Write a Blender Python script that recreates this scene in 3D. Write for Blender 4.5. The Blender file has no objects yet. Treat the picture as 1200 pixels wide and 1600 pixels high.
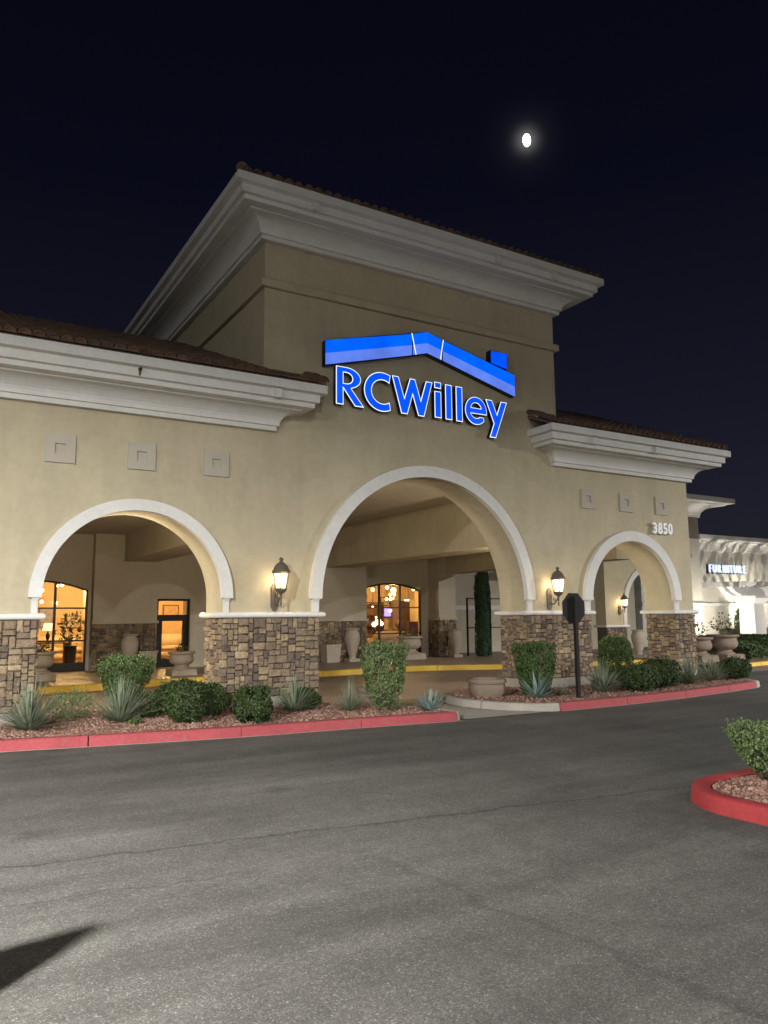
import bpy, bmesh, math, random
import numpy as np
from mathutils import Matrix, Vector
R = math.radians
PI = math.pi
random.seed(7)
rng = np.random.default_rng(11)
S = bpy.context.scene
COL = S.collection

# ------------------------------------------------------------------ camera
cd = bpy.data.cameras.new('camera')
cam = bpy.data.objects.new('camera', cd)
COL.objects.link(cam)
cd.sensor_width = 36.0
cd.lens = 36.0 * 1200.44 / 1600.0
cd.clip_start = 0.05
cd.clip_end = 3000
right = Vector((0.85867732, -0.51245934, -0.00766098))
up = Vector((-0.06174041, -0.11826808, 0.99106043))
fwd = Vector((0.50878423, 0.85052812, 0.13319357))
m = Matrix.Identity(4)
for i in range(3):
    m[i][0], m[i][1], m[i][2] = right[i], up[i], -fwd[i]
m[0][3], m[1][3], m[2][3] = 0.0, 0.0, 1.6
cam.matrix_world = m
S.camera = cam

# ------------------------------------------------------------------ night sky, moonlight, exposure
W = bpy.data.worlds.new('World')
S.world = W
W.use_nodes = True
wn = W.node_tree
bg = wn.nodes['Background']
sky = wn.nodes.new('ShaderNodeTexSky')
sky.sky_type = 'NISHITA'
sky.sun_disc = False
sky.sun_elevation = R(-6.5)
sky.sun_rotation = R(75)
sky.air_density = 1.0
sky.dust_density = 2.0
tcw = wn.nodes.new('ShaderNodeTexCoord'); sxw = wn.nodes.new('ShaderNodeSeparateXYZ')
wn.links.new(tcw.outputs['Generated'], sxw.inputs[0])
crw = wn.nodes.new('ShaderNodeValToRGB'); wn.links.new(sxw.outputs[2], crw.inputs[0])
el = crw.color_ramp.elements                       # town glow low down, near black overhead, the same all round
el[0].position = 0.0; el[0].color = (0.090, 0.090, 0.160, 1)
el[1].position = 0.80; el[1].color = (0.008, 0.010, 0.034, 1)
e_ = el.new(0.25); e_.color = (0.048, 0.050, 0.105, 1)
e_ = el.new(0.5); e_.color = (0.018, 0.020, 0.056, 1)
addw = wn.nodes.new('ShaderNodeMix'); addw.data_type = 'RGBA'; addw.blend_type = 'ADD'; addw.inputs[0].default_value = 1.0
wn.links.new(sky.outputs[0], addw.inputs[6]); wn.links.new(crw.outputs[0], addw.inputs[7])
# faint moon glow painted into the sky colour; no haze is built
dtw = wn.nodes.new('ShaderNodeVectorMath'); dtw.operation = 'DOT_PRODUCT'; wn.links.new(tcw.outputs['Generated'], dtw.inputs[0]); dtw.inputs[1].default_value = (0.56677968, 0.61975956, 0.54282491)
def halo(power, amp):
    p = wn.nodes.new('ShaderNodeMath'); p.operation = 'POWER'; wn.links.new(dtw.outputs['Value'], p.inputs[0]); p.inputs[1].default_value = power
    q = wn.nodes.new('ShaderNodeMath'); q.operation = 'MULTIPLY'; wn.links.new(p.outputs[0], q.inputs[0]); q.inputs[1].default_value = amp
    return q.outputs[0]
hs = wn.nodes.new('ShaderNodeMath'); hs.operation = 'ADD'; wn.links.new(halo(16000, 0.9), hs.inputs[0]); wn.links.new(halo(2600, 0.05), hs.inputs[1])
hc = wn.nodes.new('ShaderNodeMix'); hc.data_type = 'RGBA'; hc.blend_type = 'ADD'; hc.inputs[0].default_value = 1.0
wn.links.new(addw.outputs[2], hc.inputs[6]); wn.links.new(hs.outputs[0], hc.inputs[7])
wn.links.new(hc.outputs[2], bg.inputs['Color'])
bg.inputs['Strength'].default_value = 0.15
MOON = Vector((0.56677968, 0.61975956, 0.54282491))
sl = bpy.data.lights.new('moonlight', 'SUN')
sl.energy = 0.01
sl.angle = R(0.5)
sl.color = (0.8, 0.88, 1.0)
so = bpy.data.objects.new('moonlight', sl)
so.rotation_euler = MOON.to_track_quat('Z', 'Y').to_euler()
so.location = MOON * 60
COL.objects.link(so)
S.view_settings.view_transform = 'Standard'
S.view_settings.look = 'None'
S.view_settings.exposure = 0.0
S.view_settings.gamma = 1.0
S.render.engine = 'CYCLES'
S.cycles.use_denoising = True
S.cycles.max_bounces = 7
S.cycles.diffuse_bounces = 4
S.cycles.glossy_bounces = 3
S.cycles.transmission_bounces = 6
S.cycles.caustics_reflective = False
S.cycles.caustics_refractive = False
S.cycles.sample_clamp_indirect = 4.0

# ------------------------------------------------------------------ materials
def nd(nt, t, **kw):
    n = nt.nodes.new(t)
    for k, v in kw.items():
        setattr(n, k, v)
    return n

def mat(name, base, rough=0.8, var=0.0, vscale=3.0, var2=0.0, v2scale=40.0, bump=0.0, bscale=80.0,
        bdist=0.01, metal=0.0, spec=0.3, emis=None, estr=0.0, ramp=None, rnd=0.0, coord='pos', trans=0.0, sss=0.0):
    """procedural principled material; ramp = list of colours picked at random per object and per piece"""
    M = bpy.data.materials.new(name)
    M.use_nodes = True
    nt = M.node_tree
    b = nt.nodes['Principled BSDF']
    b.inputs['Roughness'].default_value = rough
    b.inputs['Metallic'].default_value = metal
    b.inputs['Specular IOR Level'].default_value = spec
    L = nt.links.new
    if coord == 'pos':
        P = nd(nt, 'ShaderNodeNewGeometry').outputs['Position']
    else:
        P = nd(nt, 'ShaderNodeTexCoord').outputs['Object']
    col = None
    rv = None
    if ramp or rnd:
        oi = nd(nt, 'ShaderNodeObjectInfo').outputs['Random']
        isl = nd(nt, 'ShaderNodeNewGeometry').outputs['Random Per Island']
        ad = nd(nt, 'ShaderNodeMath', operation='ADD')
        L(oi, ad.inputs[0]); L(isl, ad.inputs[1])
        fr = nd(nt, 'ShaderNodeMath', operation='FRACT')
        L(ad.outputs[0], fr.inputs[0])
        rv = fr.outputs[0]
    if ramp:
        cr = nd(nt, 'ShaderNodeValToRGB')
        cr.color_ramp.interpolation = 'LINEAR'
        el = cr.color_ramp.elements
        while len(el) < len(ramp):
            el.new(0.5)
        for i, c in enumerate(ramp):
            el[i].position = i / max(1, len(ramp) - 1)
            el[i].color = (*c, 1)
        L(rv, cr.inputs[0])
        col = cr.outputs[0]
    def shade(col, fac, lo, hi):
        mr = nd(nt, 'ShaderNodeMapRange')
        mr.inputs['To Min'].default_value = lo
        mr.inputs['To Max'].default_value = hi
        L(fac, mr.inputs[0])
        mx = nd(nt, 'ShaderNodeMix', data_type='RGBA', blend_type='MULTIPLY')
        mx.inputs[0].default_value = 1.0
        if col is None:
            mx.inputs[6].default_value = (*base, 1)
        else:
            L(col, mx.inputs[6])
        L(mr.outputs[0], mx.inputs[7])
        return mx.outputs[2]
    if rnd:
        col = shade(col, rv, 1 - rnd, 1 + rnd)
    if var:
        n = nd(nt, 'ShaderNodeTexNoise')
        n.inputs['Scale'].default_value = vscale
        n.inputs['Detail'].default_value = 6
        n.inputs['Roughness'].default_value = 0.65
        L(P, n.inputs['Vector'])
        col = shade(col, n.outputs[0], 1 - 2 * var, 1 + 2 * var)
    if var2:
        n = nd(nt, 'ShaderNodeTexNoise')
        n.inputs['Scale'].default_value = v2scale
        n.inputs['Detail'].default_value = 4
        L(P, n.inputs['Vector'])
        col = shade(col, n.outputs[0], 1 - 2 * var2, 1 + 2 * var2)
    if col is None:
        b.inputs['Base Color'].default_value = (*base, 1)
    else:
        L(col, b.inputs['Base Color'])
    if bump:
        n = nd(nt, 'ShaderNodeTexNoise')
        n.inputs['Scale'].default_value = bscale
        n.inputs['Detail'].default_value = 5
        L(P, n.inputs['Vector'])
        bp = nd(nt, 'ShaderNodeBump')
        bp.inputs['Strength'].default_value = bump
        bp.inputs['Distance'].default_value = bdist
        L(n.outputs[0], bp.inputs['Height'])
        L(bp.outputs[0], b.inputs['Normal'])
    if emis:
        b.inputs['Emission Color'].default_value = (*emis, 1)
        b.inputs['Emission Strength'].default_value = estr
    if trans:
        b.inputs['Transmission Weight'].default_value = trans
    if sss:
        b.inputs['Subsurface Weight'].default_value = sss
    return M

STUCCO = mat('stucco_tan', (0.44, 0.388, 0.273), 0.9, 0.11, 1.1, 0.05, 9, 0.35, 55, 0.008, spec=0.15)
STUCCO_B = mat('stucco_back', (0.45, 0.40, 0.31), 0.9, 0.08, 1.3, 0.04, 9, 0.3, 55, 0.008, spec=0.15)
def streaks(M, lo=0.86, hi=1.06):
    """faint vertical rain streaks"""
    nt = M.node_tree; L = nt.links.new; b = nt.nodes['Principled BSDF']
    src = b.inputs['Base Color'].links[0].from_socket
    P = nd(nt, 'ShaderNodeNewGeometry').outputs['Position']
    mp = nd(nt, 'ShaderNodeMapping'); mp.inputs['Scale'].default_value = (1.9, 1.9, 0.22); L(P, mp.inputs['Vector'])
    n = nd(nt, 'ShaderNodeTexNoise'); n.inputs['Scale'].default_value = 1.6; n.inputs['Detail'].default_value = 6; n.inputs['Roughness'].default_value = 0.6; L(mp.outputs[0], n.inputs['Vector'])
    mr = nd(nt, 'ShaderNodeMapRange'); mr.inputs[1].default_value = 0.35; mr.inputs[2].default_value = 0.65; mr.inputs[3].default_value = lo; mr.inputs[4].default_value = hi; L(n.outputs[0], mr.inputs[0])
    mx = nd(nt, 'ShaderNodeMix', data_type='RGBA', blend_type='MULTIPLY'); mx.inputs[0].default_value = 1.0
    L(src, mx.inputs[6]); L(mr.outputs[0], mx.inputs[7]); L(mx.outputs[2], b.inputs['Base Color'])
streaks(STUCCO, 0.95, 1.03)
TRIM = mat('trim_offwhite', (0.61, 0.605, 0.58), 0.75, 0.08, 1.7, 0.05, 14, 0.22, 70, 0.006, spec=0.2)
TILEDECO = mat('deco_tile', (0.42, 0.385, 0.32), 0.9, 0.05, 5, 0, 9, 0.3, 60, 0.006, spec=0.1)
STONE = mat('ledge_stone', (0.3, 0.24, 0.17), 0.92, 0.34, 11, 0.16, 38, 0.9, 34, 0.022, spec=0.15,
            ramp=[(0.11, 0.085, 0.073), (0.17, 0.128, 0.095), (0.26, 0.195, 0.125), (0.13, 0.098, 0.082), (0.21, 0.16, 0.112),
                  (0.335, 0.26, 0.165), (0.12, 0.093, 0.079), (0.235, 0.18, 0.122), (0.29, 0.22, 0.14), (0.155, 0.12, 0.095)])
MORTAR = mat('mortar', (0.10, 0.085, 0.07), 0.95, 0.1, 12, bump=0.5, bscale=60)
CONC = mat('concrete', (0.30, 0.275, 0.24), 0.9, 0.14, 2.5, 0.08, 30, 0.35, 60, 0.006, spec=0.2)
TILE = mat('clay_tile', (0.2, 0.1, 0.06), 0.85, 0.12, 8, 0.1, 40, 0.4, 60, 0.006, spec=0.2,
           ramp=[(0.075, 0.055, 0.042), (0.13, 0.08, 0.055), (0.10, 0.07, 0.05), (0.16, 0.09, 0.06), (0.11, 0.085, 0.06)])
BRONZE = mat('dark_bronze_metal', (0.022, 0.018, 0.015), 0.45, 0.1, 30, metal=0.5, spec=0.4)
LAMPIRON = mat('lantern_iron', (0.13, 0.11, 0.09), 0.55, 0.15, 60, metal=0.3, bump=0.2, bscale=120, bdist=0.003)
BLACK = mat('black_paint', (0.010, 0.0095, 0.0095), 0.75, 0.2, 9, 0.15, 60, bump=0.1, bscale=50)
RED = mat('red_kerb_paint', (0.285, 0.054, 0.062), 0.8, 0.13, 2.2, 0.12, 26, 0.35, 50, 0.006, spec=0.3)
RED2 = mat('red_kerb_paint_fresh', (0.25, 0.028, 0.030), 0.75, 0.13, 2.2, 0.12, 26, 0.35, 50, 0.006, spec=0.3)
def worn(M, under, amt, scale=14.0, sharp=0.05):
    """chips and scuffs: the concrete shows where a noise mask passes a threshold"""
    nt = M.node_tree; L = nt.links.new; b = nt.nodes['Principled BSDF']
    src = b.inputs['Base Color'].links[0].from_socket
    P = nd(nt, 'ShaderNodeNewGeometry').outputs['Position']
    n1 = nd(nt, 'ShaderNodeTexNoise'); n1.inputs['Scale'].default_value = scale; n1.inputs['Detail'].default_value = 8; n1.inputs['Roughness'].default_value = 0.72
    n2 = nd(nt, 'ShaderNodeTexNoise'); n2.inputs['Scale'].default_value = 1.3; n2.inputs['Detail'].default_value = 3
    L(P, n1.inputs['Vector']); L(P, n2.inputs['Vector'])
    sm = nd(nt, 'ShaderNodeMath', operation='MULTIPLY_ADD'); L(n2.outputs[0], sm.inputs[0]); sm.inputs[1].default_value = 0.45; L(n1.outputs[0], sm.inputs[2])
    mr = nd(nt, 'ShaderNodeMapRange'); mr.inputs[1].default_value = 0.86 - amt; mr.inputs[2].default_value = 0.86 - amt + sharp; L(sm.outputs[0], mr.inputs[0])
    mx = nd(nt, 'ShaderNodeMix', data_type='RGBA'); L(mr.outputs[0], mx.inputs[0]); L(src, mx.inputs[6]); mx.inputs[7].default_value = (*under, 1)
    L(mx.outputs[2], b.inputs['Base Color'])
worn(RED, (0.19, 0.12, 0.11), 0.06, 9, 0.22)
worn(RED2, (0.16, 0.09, 0.08), 0.0, 13, 0.16)
YEL = mat('yellow_kerb_paint', (0.52, 0.35, 0.05), 0.7, 0.14, 2.5, 0.1, 30, 0.3, 50, 0.006)
worn(YEL, (0.22, 0.17, 0.12), 0.05, 9, 0.16)
DRIVE = mat('stamped_concrete', (0.20, 0.155, 0.13), 0.6, 0.16, 1.4, 0.1, 22, 0.5, 30, 0.008, spec=0.25)
WALK = mat('walk_concrete', (0.28, 0.222, 0.185), 0.5, 0.12, 1.6, 0.08, 26, 0.25, 40, 0.005, spec=0.35)
CAST = mat('cast_stone', (0.36, 0.31, 0.25), 0.88, 0.12, 6, 0.1, 40, 0.4, 70, 0.006, spec=0.15)
TERRA = mat('brown_cast_stone', (0.20, 0.155, 0.12), 0.85, 0.14, 6, 0.1, 40, 0.4, 70, 0.006, spec=0.2)
MULCH = mat('gravel_bed', (0.20, 0.115, 0.085), 0.95, 0.2, 9, 0.25, 60, 1.0, 45, 0.03)
CHIP = mat('gravel_chips', (0.25, 0.15, 0.11), 0.95, ramp=[(0.13, 0.07, 0.05), (0.24, 0.14, 0.105), (0.19, 0.105, 0.08), (0.33, 0.22, 0.165), (0.16, 0.09, 0.068), (0.28, 0.17, 0.13)])
BARK = mat('stem_bark', (0.22, 0.17, 0.12), 0.9, 0.2, 30, bump=0.6, bscale=60)
SOIL = mat('soil', (0.05, 0.035, 0.025), 0.95, 0.2, 20, bump=0.8, bscale=50)
WHITEB = mat('neighbour_stucco', (0.60, 0.565, 0.49), 0.9, 0.06, 1.2, 0, 9, 0.2, 40, 0.008, spec=0.15)
WHITEP = mat('neighbour_trim', (0.74, 0.72, 0.68), 0.8, 0.04, 2, bump=0.15, bscale=60)
GREYB = mat('block_stone', (0.22, 0.19, 0.17), 0.9, 0.12, 3, bump=0.4, bscale=20)

def foliage(name, ramp, rough=0.55):
    return mat(name, ramp[0], rough, ramp=ramp, spec=0.3, sss=0.0)
LEAF_D = foliage('leaf_dark', [(0.018, 0.032, 0.010), (0.034, 0.056, 0.016), (0.055, 0.082, 0.025), (0.026, 0.044, 0.014)])
LEAF_M = foliage('leaf_mid', [(0.03, 0.062, 0.016), (0.05, 0.09, 0.024), (0.085, 0.135, 0.038), (0.04, 0.075, 0.02)])
LEAF_P = foliage('leaf_pale', [(0.065, 0.105, 0.035), (0.10, 0.15, 0.05), (0.16, 0.21, 0.09), (0.05, 0.085, 0.028)])
YUC = foliage('yucca_blade', [(0.11, 0.145, 0.10), (0.16, 0.20, 0.135), (0.22, 0.25, 0.17), (0.13, 0.17, 0.12), (0.26, 0.26, 0.16)])
AGA = foliage('agave_blade', [(0.14, 0.20, 0.18), (0.19, 0.26, 0.235), (0.24, 0.31, 0.28)], 0.5)
CYP = foliage('cypress_leaf', [(0.012, 0.032, 0.014), (0.02, 0.05, 0.02), (0.03, 0.065, 0.028)])
DRY = foliage('dry_blade', [(0.30, 0.24, 0.11), (0.36, 0.30, 0.15)])

def asphalt():
    M = mat('asphalt', (0.055, 0.053, 0.048), 0.85, 0.0, bump=0.0, spec=0.25)
    nt = M.node_tree; L = nt.links.new
    b = nt.nodes['Principled BSDF']
    P = nd(nt, 'ShaderNodeNewGeometry').outputs['Position']
    def noise(sc, det=5, ro=0.6, vec=None, dist=0.0):
        n = nd(nt, 'ShaderNodeTexNoise')
        n.inputs['Scale'].default_value = sc; n.inputs['Detail'].default_value = det
        n.inputs['Roughness'].default_value = ro; n.inputs['Distortion'].default_value = dist
        L(vec or P, n.inputs['Vector']); return n.outputs[0]
    def mr(f, a, c, lo, hi):
        n = nd(nt, 'ShaderNodeMapRange')
        n.inputs[1].default_value = a; n.inputs[2].default_value = c
        n.inputs[3].default_value = lo; n.inputs[4].default_value = hi
        L(f, n.inputs[0]); return n.outputs[0]
    def mul(a, c):
        n = nd(nt, 'ShaderNodeMath', operation='MULTIPLY'); L(a, n.inputs[0]); L(c, n.inputs[1]); return n.outputs[0]
    def mathn(op, a, c=None, v=0.0):
        n = nd(nt, 'ShaderNodeMath', operation=op); L(a, n.inputs[0])
        if c is not None: L(c, n.inputs[1])
        else: n.inputs[1].default_value = v
        return n.outputs[0]
    # stretched tyre streaks (run along the drive aisle), broad stains, aggregate speckle
    mp = nd(nt, 'ShaderNodeMapping'); mp.inputs['Rotation'].default_value = (0, 0, R(4)); mp.inputs['Scale'].default_value = (0.18, 1.7, 1)
    L(P, mp.inputs['Vector'])
    streak = mr(noise(1.3, 5, 0.6, mp.outputs[0]), 0.3, 0.7, 0.75, 1.22)
    broad = mr(noise(0.45, 6, 0.62, dist=0.6), 0.3, 0.7, 0.76, 1.22)
    mid = mr(noise(5.5, 6, 0.7), 0.3, 0.7, 0.84, 1.16)
    fine = mul(mr(noise(95, 3, 0.7), 0.35, 0.68, 0.62, 1.42), mr(noise(28, 4, 0.75), 0.32, 0.68, 0.74, 1.30))
    vo = nd(nt, 'ShaderNodeTexVoronoi'); vo.inputs['Scale'].default_value = 130
    L(P, vo.inputs['Vector'])
    sp = nd(nt, 'ShaderNodeSeparateColor'); L(vo.outputs['Color'], sp.inputs[0])
    grit = mr(sp.outputs[0], 0.86, 1.0, 1.0, 2.1)
    f = mul(mul(mul(streak, broad), mul(mid, fine)), grit)
    # cracks: wobbly lines with their own course over the ground
    sx = nd(nt, 'ShaderNodeSeparateXYZ'); L(P, sx.inputs[0])
    wob = mr(noise(1.6, 5, 0.6), 0.2, 0.8, -0.10, 0.10)
    wob2 = mr(noise(6, 4, 0.6), 0.2, 0.8, -0.05, 0.05)
    def crack(a, c, d, width, dark, x0, x1, ax=0):
        t = mathn('MULTIPLY', sx.outputs[0], v=a); t2 = mathn('MULTIPLY', sx.outputs[1], v=c)
        s = mathn('ADD', mathn('ADD', t, t2), v=d)
        s = mathn('ADD', mathn('ADD', s, wob), wob2)
        ab = mathn('ABSOLUTE', s)
        core = mr(ab, 0.0, width, dark, 1.0)
        g1 = mr(sx.outputs[ax], x0, x0 + 0.4, 0, 1); g2 = mr(sx.outputs[ax], x1 - 0.4, x1, 1, 0)
        g = mul(g1, g2)
        n = nd(nt, 'ShaderNodeMix'); n.inputs[2].default_value = 1.0
        L(g, n.inputs[0]); L(core, n.inputs[3]); return n.outputs[0]
    f = mul(f, crack(0.145, 0.989, -5.78, 0.028, 0.45, -40, 6.4))
    f = mul(f, crack(0.99, 0.12, -3.22, 0.05, 0.74, 0.5, 4.9, 1))
    f = mul(f, crack(0.12, 0.99, -5.0, 0.016, 0.6, -3, 2.2))
    f = mul(f, crack(0.7, 0.71, -7.0, 0.018, 0.7, 2.6, 4.3))
    # oil drips
    vo2 = nd(nt, 'ShaderNodeTexVoronoi'); vo2.inputs['Scale'].default_value = 0.9
    L(P, vo2.inputs['Vector'])
    f = mul(f, mr(vo2.outputs['Distance'], 0.03, 0.16, 0.66, 1.0))
    mx = nd(nt, 'ShaderNodeMix', data_type='RGBA', blend_type='MULTIPLY')
    mx.inputs[0].default_value = 1.0
    mx.inputs[6].default_value = (0.071, 0.0685, 0.0625, 1)
    L(f, mx.inputs[7])
    L(mx.outputs[2], b.inputs['Base Color'])
    bp = nd(nt, 'ShaderNodeBump'); bp.inputs['Strength'].default_value = 0.8; bp.inputs['Distance'].default_value = 0.006
    L(noise(110, 3, 0.7), bp.inputs['Height']); L(bp.outputs[0], b.inputs['Normal'])
    return M
ASPH = asphalt()

def emit(name, c, s):
    M = bpy.data.materials.new(name); M.use_nodes = True
    b = M.node_tree.nodes['Principled BSDF']
    b.inputs['Base Color'].default_value = (*[min(1, x) * 0.5 for x in c], 1)
    b.inputs['Roughness'].default_value = 0.35
    b.inputs['Emission Color'].default_value = (*c, 1)
    b.inputs['Emission Strength'].default_value = s
    return M
def uneven(M, scale=3.0, lo=0.8, hi=1.15):
    """lamps behind a sign face are never quite even"""
    nt = M.node_tree; b = nt.nodes['Principled BSDF']; st = b.inputs['Emission Strength'].default_value
    n = nd(nt, 'ShaderNodeTexNoise'); n.inputs['Scale'].default_value = scale; n.inputs['Detail'].default_value = 3
    nt.links.new(nd(nt, 'ShaderNodeNewGeometry').outputs['Position'], n.inputs['Vector'])
    mr = nd(nt, 'ShaderNodeMapRange'); mr.inputs[1].default_value = .3; mr.inputs[2].default_value = .7; mr.inputs[3].default_value = lo * st; mr.inputs[4].default_value = hi * st
    nt.links.new(n.outputs[0], mr.inputs[0]); nt.links.new(mr.outputs[0], b.inputs['Emission Strength'])
def glass(name, tint=(0.9, 0.92, 0.9)):
    M = bpy.data.materials.new(name); M.use_nodes = True
    nt = M.node_tree; nt.nodes.clear()
    o = nd(nt, 'ShaderNodeOutputMaterial'); t = nd(nt, 'ShaderNodeBsdfTransparent'); g = nd(nt, 'ShaderNodeBsdfGlossy')
    t.inputs[0].default_value = (*tint, 1); g.inputs['Roughness'].default_value = 0.02; g.inputs[0].default_value = (0.8, 0.8, 0.8, 1)
    fr = nd(nt, 'ShaderNodeFresnel'); fr.inputs[0].default_value = 1.45
    mx = nd(nt, 'ShaderNodeMixShader')
    nt.links.new(fr.outputs[0], mx.inputs[0]); nt.links.new(t.outputs[0], mx.inputs[1]); nt.links.new(g.outputs[0], mx.inputs[2])
    nt.links.new(mx.outputs[0], o.inputs[0])
    return M
GLASS = glass('window_glass')

# ------------------------------------------------------------------ mesh helpers
class MB:
    def __init__(s):
        s.v = []; s.f = []
    def add(s, vs, fs):
        o = len(s.v); s.v += [tuple(map(float, p)) for p in vs]; s.f += [tuple(i + o for i in f) for f in fs]; return s
    def box(s, x0, x1, y0, y1, z0, z1):
        return s.add([(x0, y0, z0), (x1, y0, z0), (x1, y1, z0), (x0, y1, z0), (x0, y0, z1), (x1, y0, z1), (x1, y1, z1), (x0, y1, z1)],
                     [(3, 2, 1, 0), (4, 5, 6, 7), (0, 1, 5, 4), (1, 2, 6, 5), (2, 3, 7, 6), (3, 0, 4, 7)])
    def frustum(s, cx, cy, z0, z1, a0, b0, a1, b1):
        return s.add([(cx - a0, cy - b0, z0), (cx + a0, cy - b0, z0), (cx + a0, cy + b0, z0), (cx - a0, cy + b0, z0),
                      (cx - a1, cy - b1, z1), (cx + a1, cy - b1, z1), (cx + a1, cy + b1, z1), (cx - a1, cy + b1, z1)],
                     [(3, 2, 1, 0), (4, 5, 6, 7), (0, 1, 5, 4), (1, 2, 6, 5), (2, 3, 7, 6), (3, 0, 4, 7)])
    def lathe(s, prof, n=24, cx=0, cy=0, cap=True):
        vs = []; fs = []
        for r, z in prof:
            for i in range(n):
                a = 2 * PI * i / n; vs.append((cx + r * math.cos(a), cy + r * math.sin(a), z))
        for k in range(len(prof) - 1):
            for i in range(n):
                j = (i + 1) % n; fs.append((k * n + i, k * n + j, (k + 1) * n + j, (k + 1) * n + i))
        if cap:
            fs.append(tuple(range(n - 1, -1, -1))); fs.append(tuple((len(prof) - 1) * n + i for i in range(n)))
        return s.add(vs, fs)
    def tube(s, pts, rad, n=6):
        pts = [Vector(p) for p in pts]; rad = rad if hasattr(rad, '__len__') else [rad] * len(pts)
        vs = []; fs = []
        for k, p in enumerate(pts):
            d = (pts[min(k + 1, len(pts) - 1)] - pts[max(k - 1, 0)])
            d = d.normalized() if d.length > 1e-9 else Vector((0, 0, 1))
            a = d.orthogonal().normalized() if abs(d.z) > 0.9 else d.cross(Vector((0, 0, 1))).normalized()
            c = d.cross(a)
            for i in range(n):
                t = 2 * PI * i / n; vs.append(p + a * (rad[k] * math.cos(t)) + c * (rad[k] * math.sin(t)))
        for k in range(len(pts) - 1):
            for i in range(n):
                j = (i + 1) % n; fs.append((k * n + i, k * n + j, (k + 1) * n + j, (k + 1) * n + i))
        fs.append(tuple(range(n - 1, -1, -1))); fs.append(tuple((len(pts) - 1) * n + i for i in range(n)))
        return s.add(vs, fs)
    def prism(s, poly, axis, a, b):
        """closed 2-D polygon extruded between a and b along 'y' (poly = x,z), 'z' (poly = x,y) or 'x' (poly = y,z)"""
        def P(p, t):
            return (p[0], t, p[1]) if axis == 'y' else (p[0], p[1], t) if axis == 'z' else (t, p[0], p[1])
        n = len(poly); vs = [P(p, a) for p in poly] + [P(p, b) for p in poly]
        return s.add(vs, [tuple(range(n)), tuple(range(2 * n - 1, n - 1, -1))] + [(i, i + n, (i + 1) % n + n, (i + 1) % n) for i in range(n)])
    def sweep(s, path, prof, closed=False):
        """profile [(out, z)] swept along a 2-D path with mitred corners; out is to the right of the travel direction"""
        n = len(path); k = len(prof); vs = []; fs = []
        for i in range(n):
            def nrm(a, b):
                d = Vector((b[0] - a[0], b[1] - a[1])); d.normalize(); return Vector((d.y, -d.x))
            if closed:
                n1 = nrm(path[i - 1], path[i]); n2 = nrm(path[i], path[(i + 1) % n])
            else:
                n1 = nrm(path[max(i - 1, 0)], path[max(i, 1)]); n2 = nrm(path[min(i, n - 2)], path[min(i + 1, n - 1)])
            q = (n1 + n2); q.normalize(); q /= max(0.3, q.dot(n1))
            for o, z in prof:
                vs.append((path[i][0] + q.x * o, path[i][1] + q.y * o, z))
        for i in range(n if closed else n - 1):
            j = (i + 1) % n
            for t in range(k):
                u = (t + 1) % k; fs.append((i * k + t, i * k + u, j * k + u, j * k + t))
        if not closed:
            fs.append(tuple(range(k))); fs.append(tuple((n - 1) * k + t for t in range(k - 1, -1, -1)))
        return s.add(vs, fs)
    def mesh(s, name, smooth=False, recalc=True):
        me = bpy.data.meshes.new(name); me.from_pydata(s.v, [], s.f); me.update()
        if recalc:
            b = bmesh.new(); b.from_mesh(me); bmesh.ops.recalc_face_normals(b, faces=b.faces); b.to_mesh(me); b.free()
        if smooth:
            me.polygons.foreach_set('use_smooth', [True] * len(me.polygons))
            me.set_sharp_from_angle(angle=R(40))
        return me

def link(name, data, material=None, parent=None, world=False):
    o = bpy.data.objects.new(name, data); COL.objects.link(o)
    if material is not None and data is not None and not data.materials:
        data.materials.append(material)
    if parent is not None:
        o.parent = parent
        if world:
            p = parent; off = Vector((0, 0, 0))
            while p is not None:
                off += p.location; p = p.parent
            o.location = -off
    return o
def put(name, mb, material, parent=None, world=False, smooth=False):
    return link(name, mb.mesh(name, smooth), material, parent, world)
def tag(o, label=None, cat=None, group=None, kind=None):
    if label: o['label'] = label
    if cat: o['category'] = cat
    if group: o['group'] = group
    if kind: o['kind'] = kind
    return o
def thing(name, loc, label, cat, group=None, rz=0.0):
    o = bpy.data.objects.new(name, None); COL.objects.link(o); o.location = loc; o.rotation_euler.z = rz; o.empty_display_size = 0.2
    return tag(o, label, cat, group)
def dup(root, loc, rz, label, group=None, scale=1.0):
    r = root.copy(); COL.objects.link(r); r.location = loc; r.rotation_euler.z = rz; r.scale = (scale,) * 3; r['label'] = label
    if group: r['group'] = group
    for ch in list(root.children):
        c = ch.copy(); COL.objects.link(c); c.parent = r
        for g in list(ch.children):
            d = g.copy(); COL.objects.link(d); d.parent = c
    return r
def light(name, kind, loc, energy, color, parent=None, size=0.1, aim=None, **kw):
    l = bpy.data.lights.new(name, kind); l.energy = energy; l.color = color
    if kind == 'AREA': l.shape = 'DISK'; l.size = size
    elif kind in ('POINT', 'SPOT'): l.shadow_soft_size = size
    for k, v in kw.items(): setattr(l, k, v)
    o = bpy.data.objects.new(name, l); COL.objects.link(o); o.parent = parent; o.location = loc
    if aim is not None: o.rotation_euler = Vector(aim).to_track_quat('-Z', 'Y').to_euler()
    return o

# ------------------------------------------------------------------ ground, drives, kerbs
def sheet(name, poly, z, material, kind='structure'):
    b = MB(); b.add([(x, y, z) for x, y in poly], [tuple(range(len(poly)))])
    return tag(put(name, b, material), kind=kind)
sheet('road', [(-300, -300), (500, -300), (500, 500), (-300, 500)], 0.0, ASPH)
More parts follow.
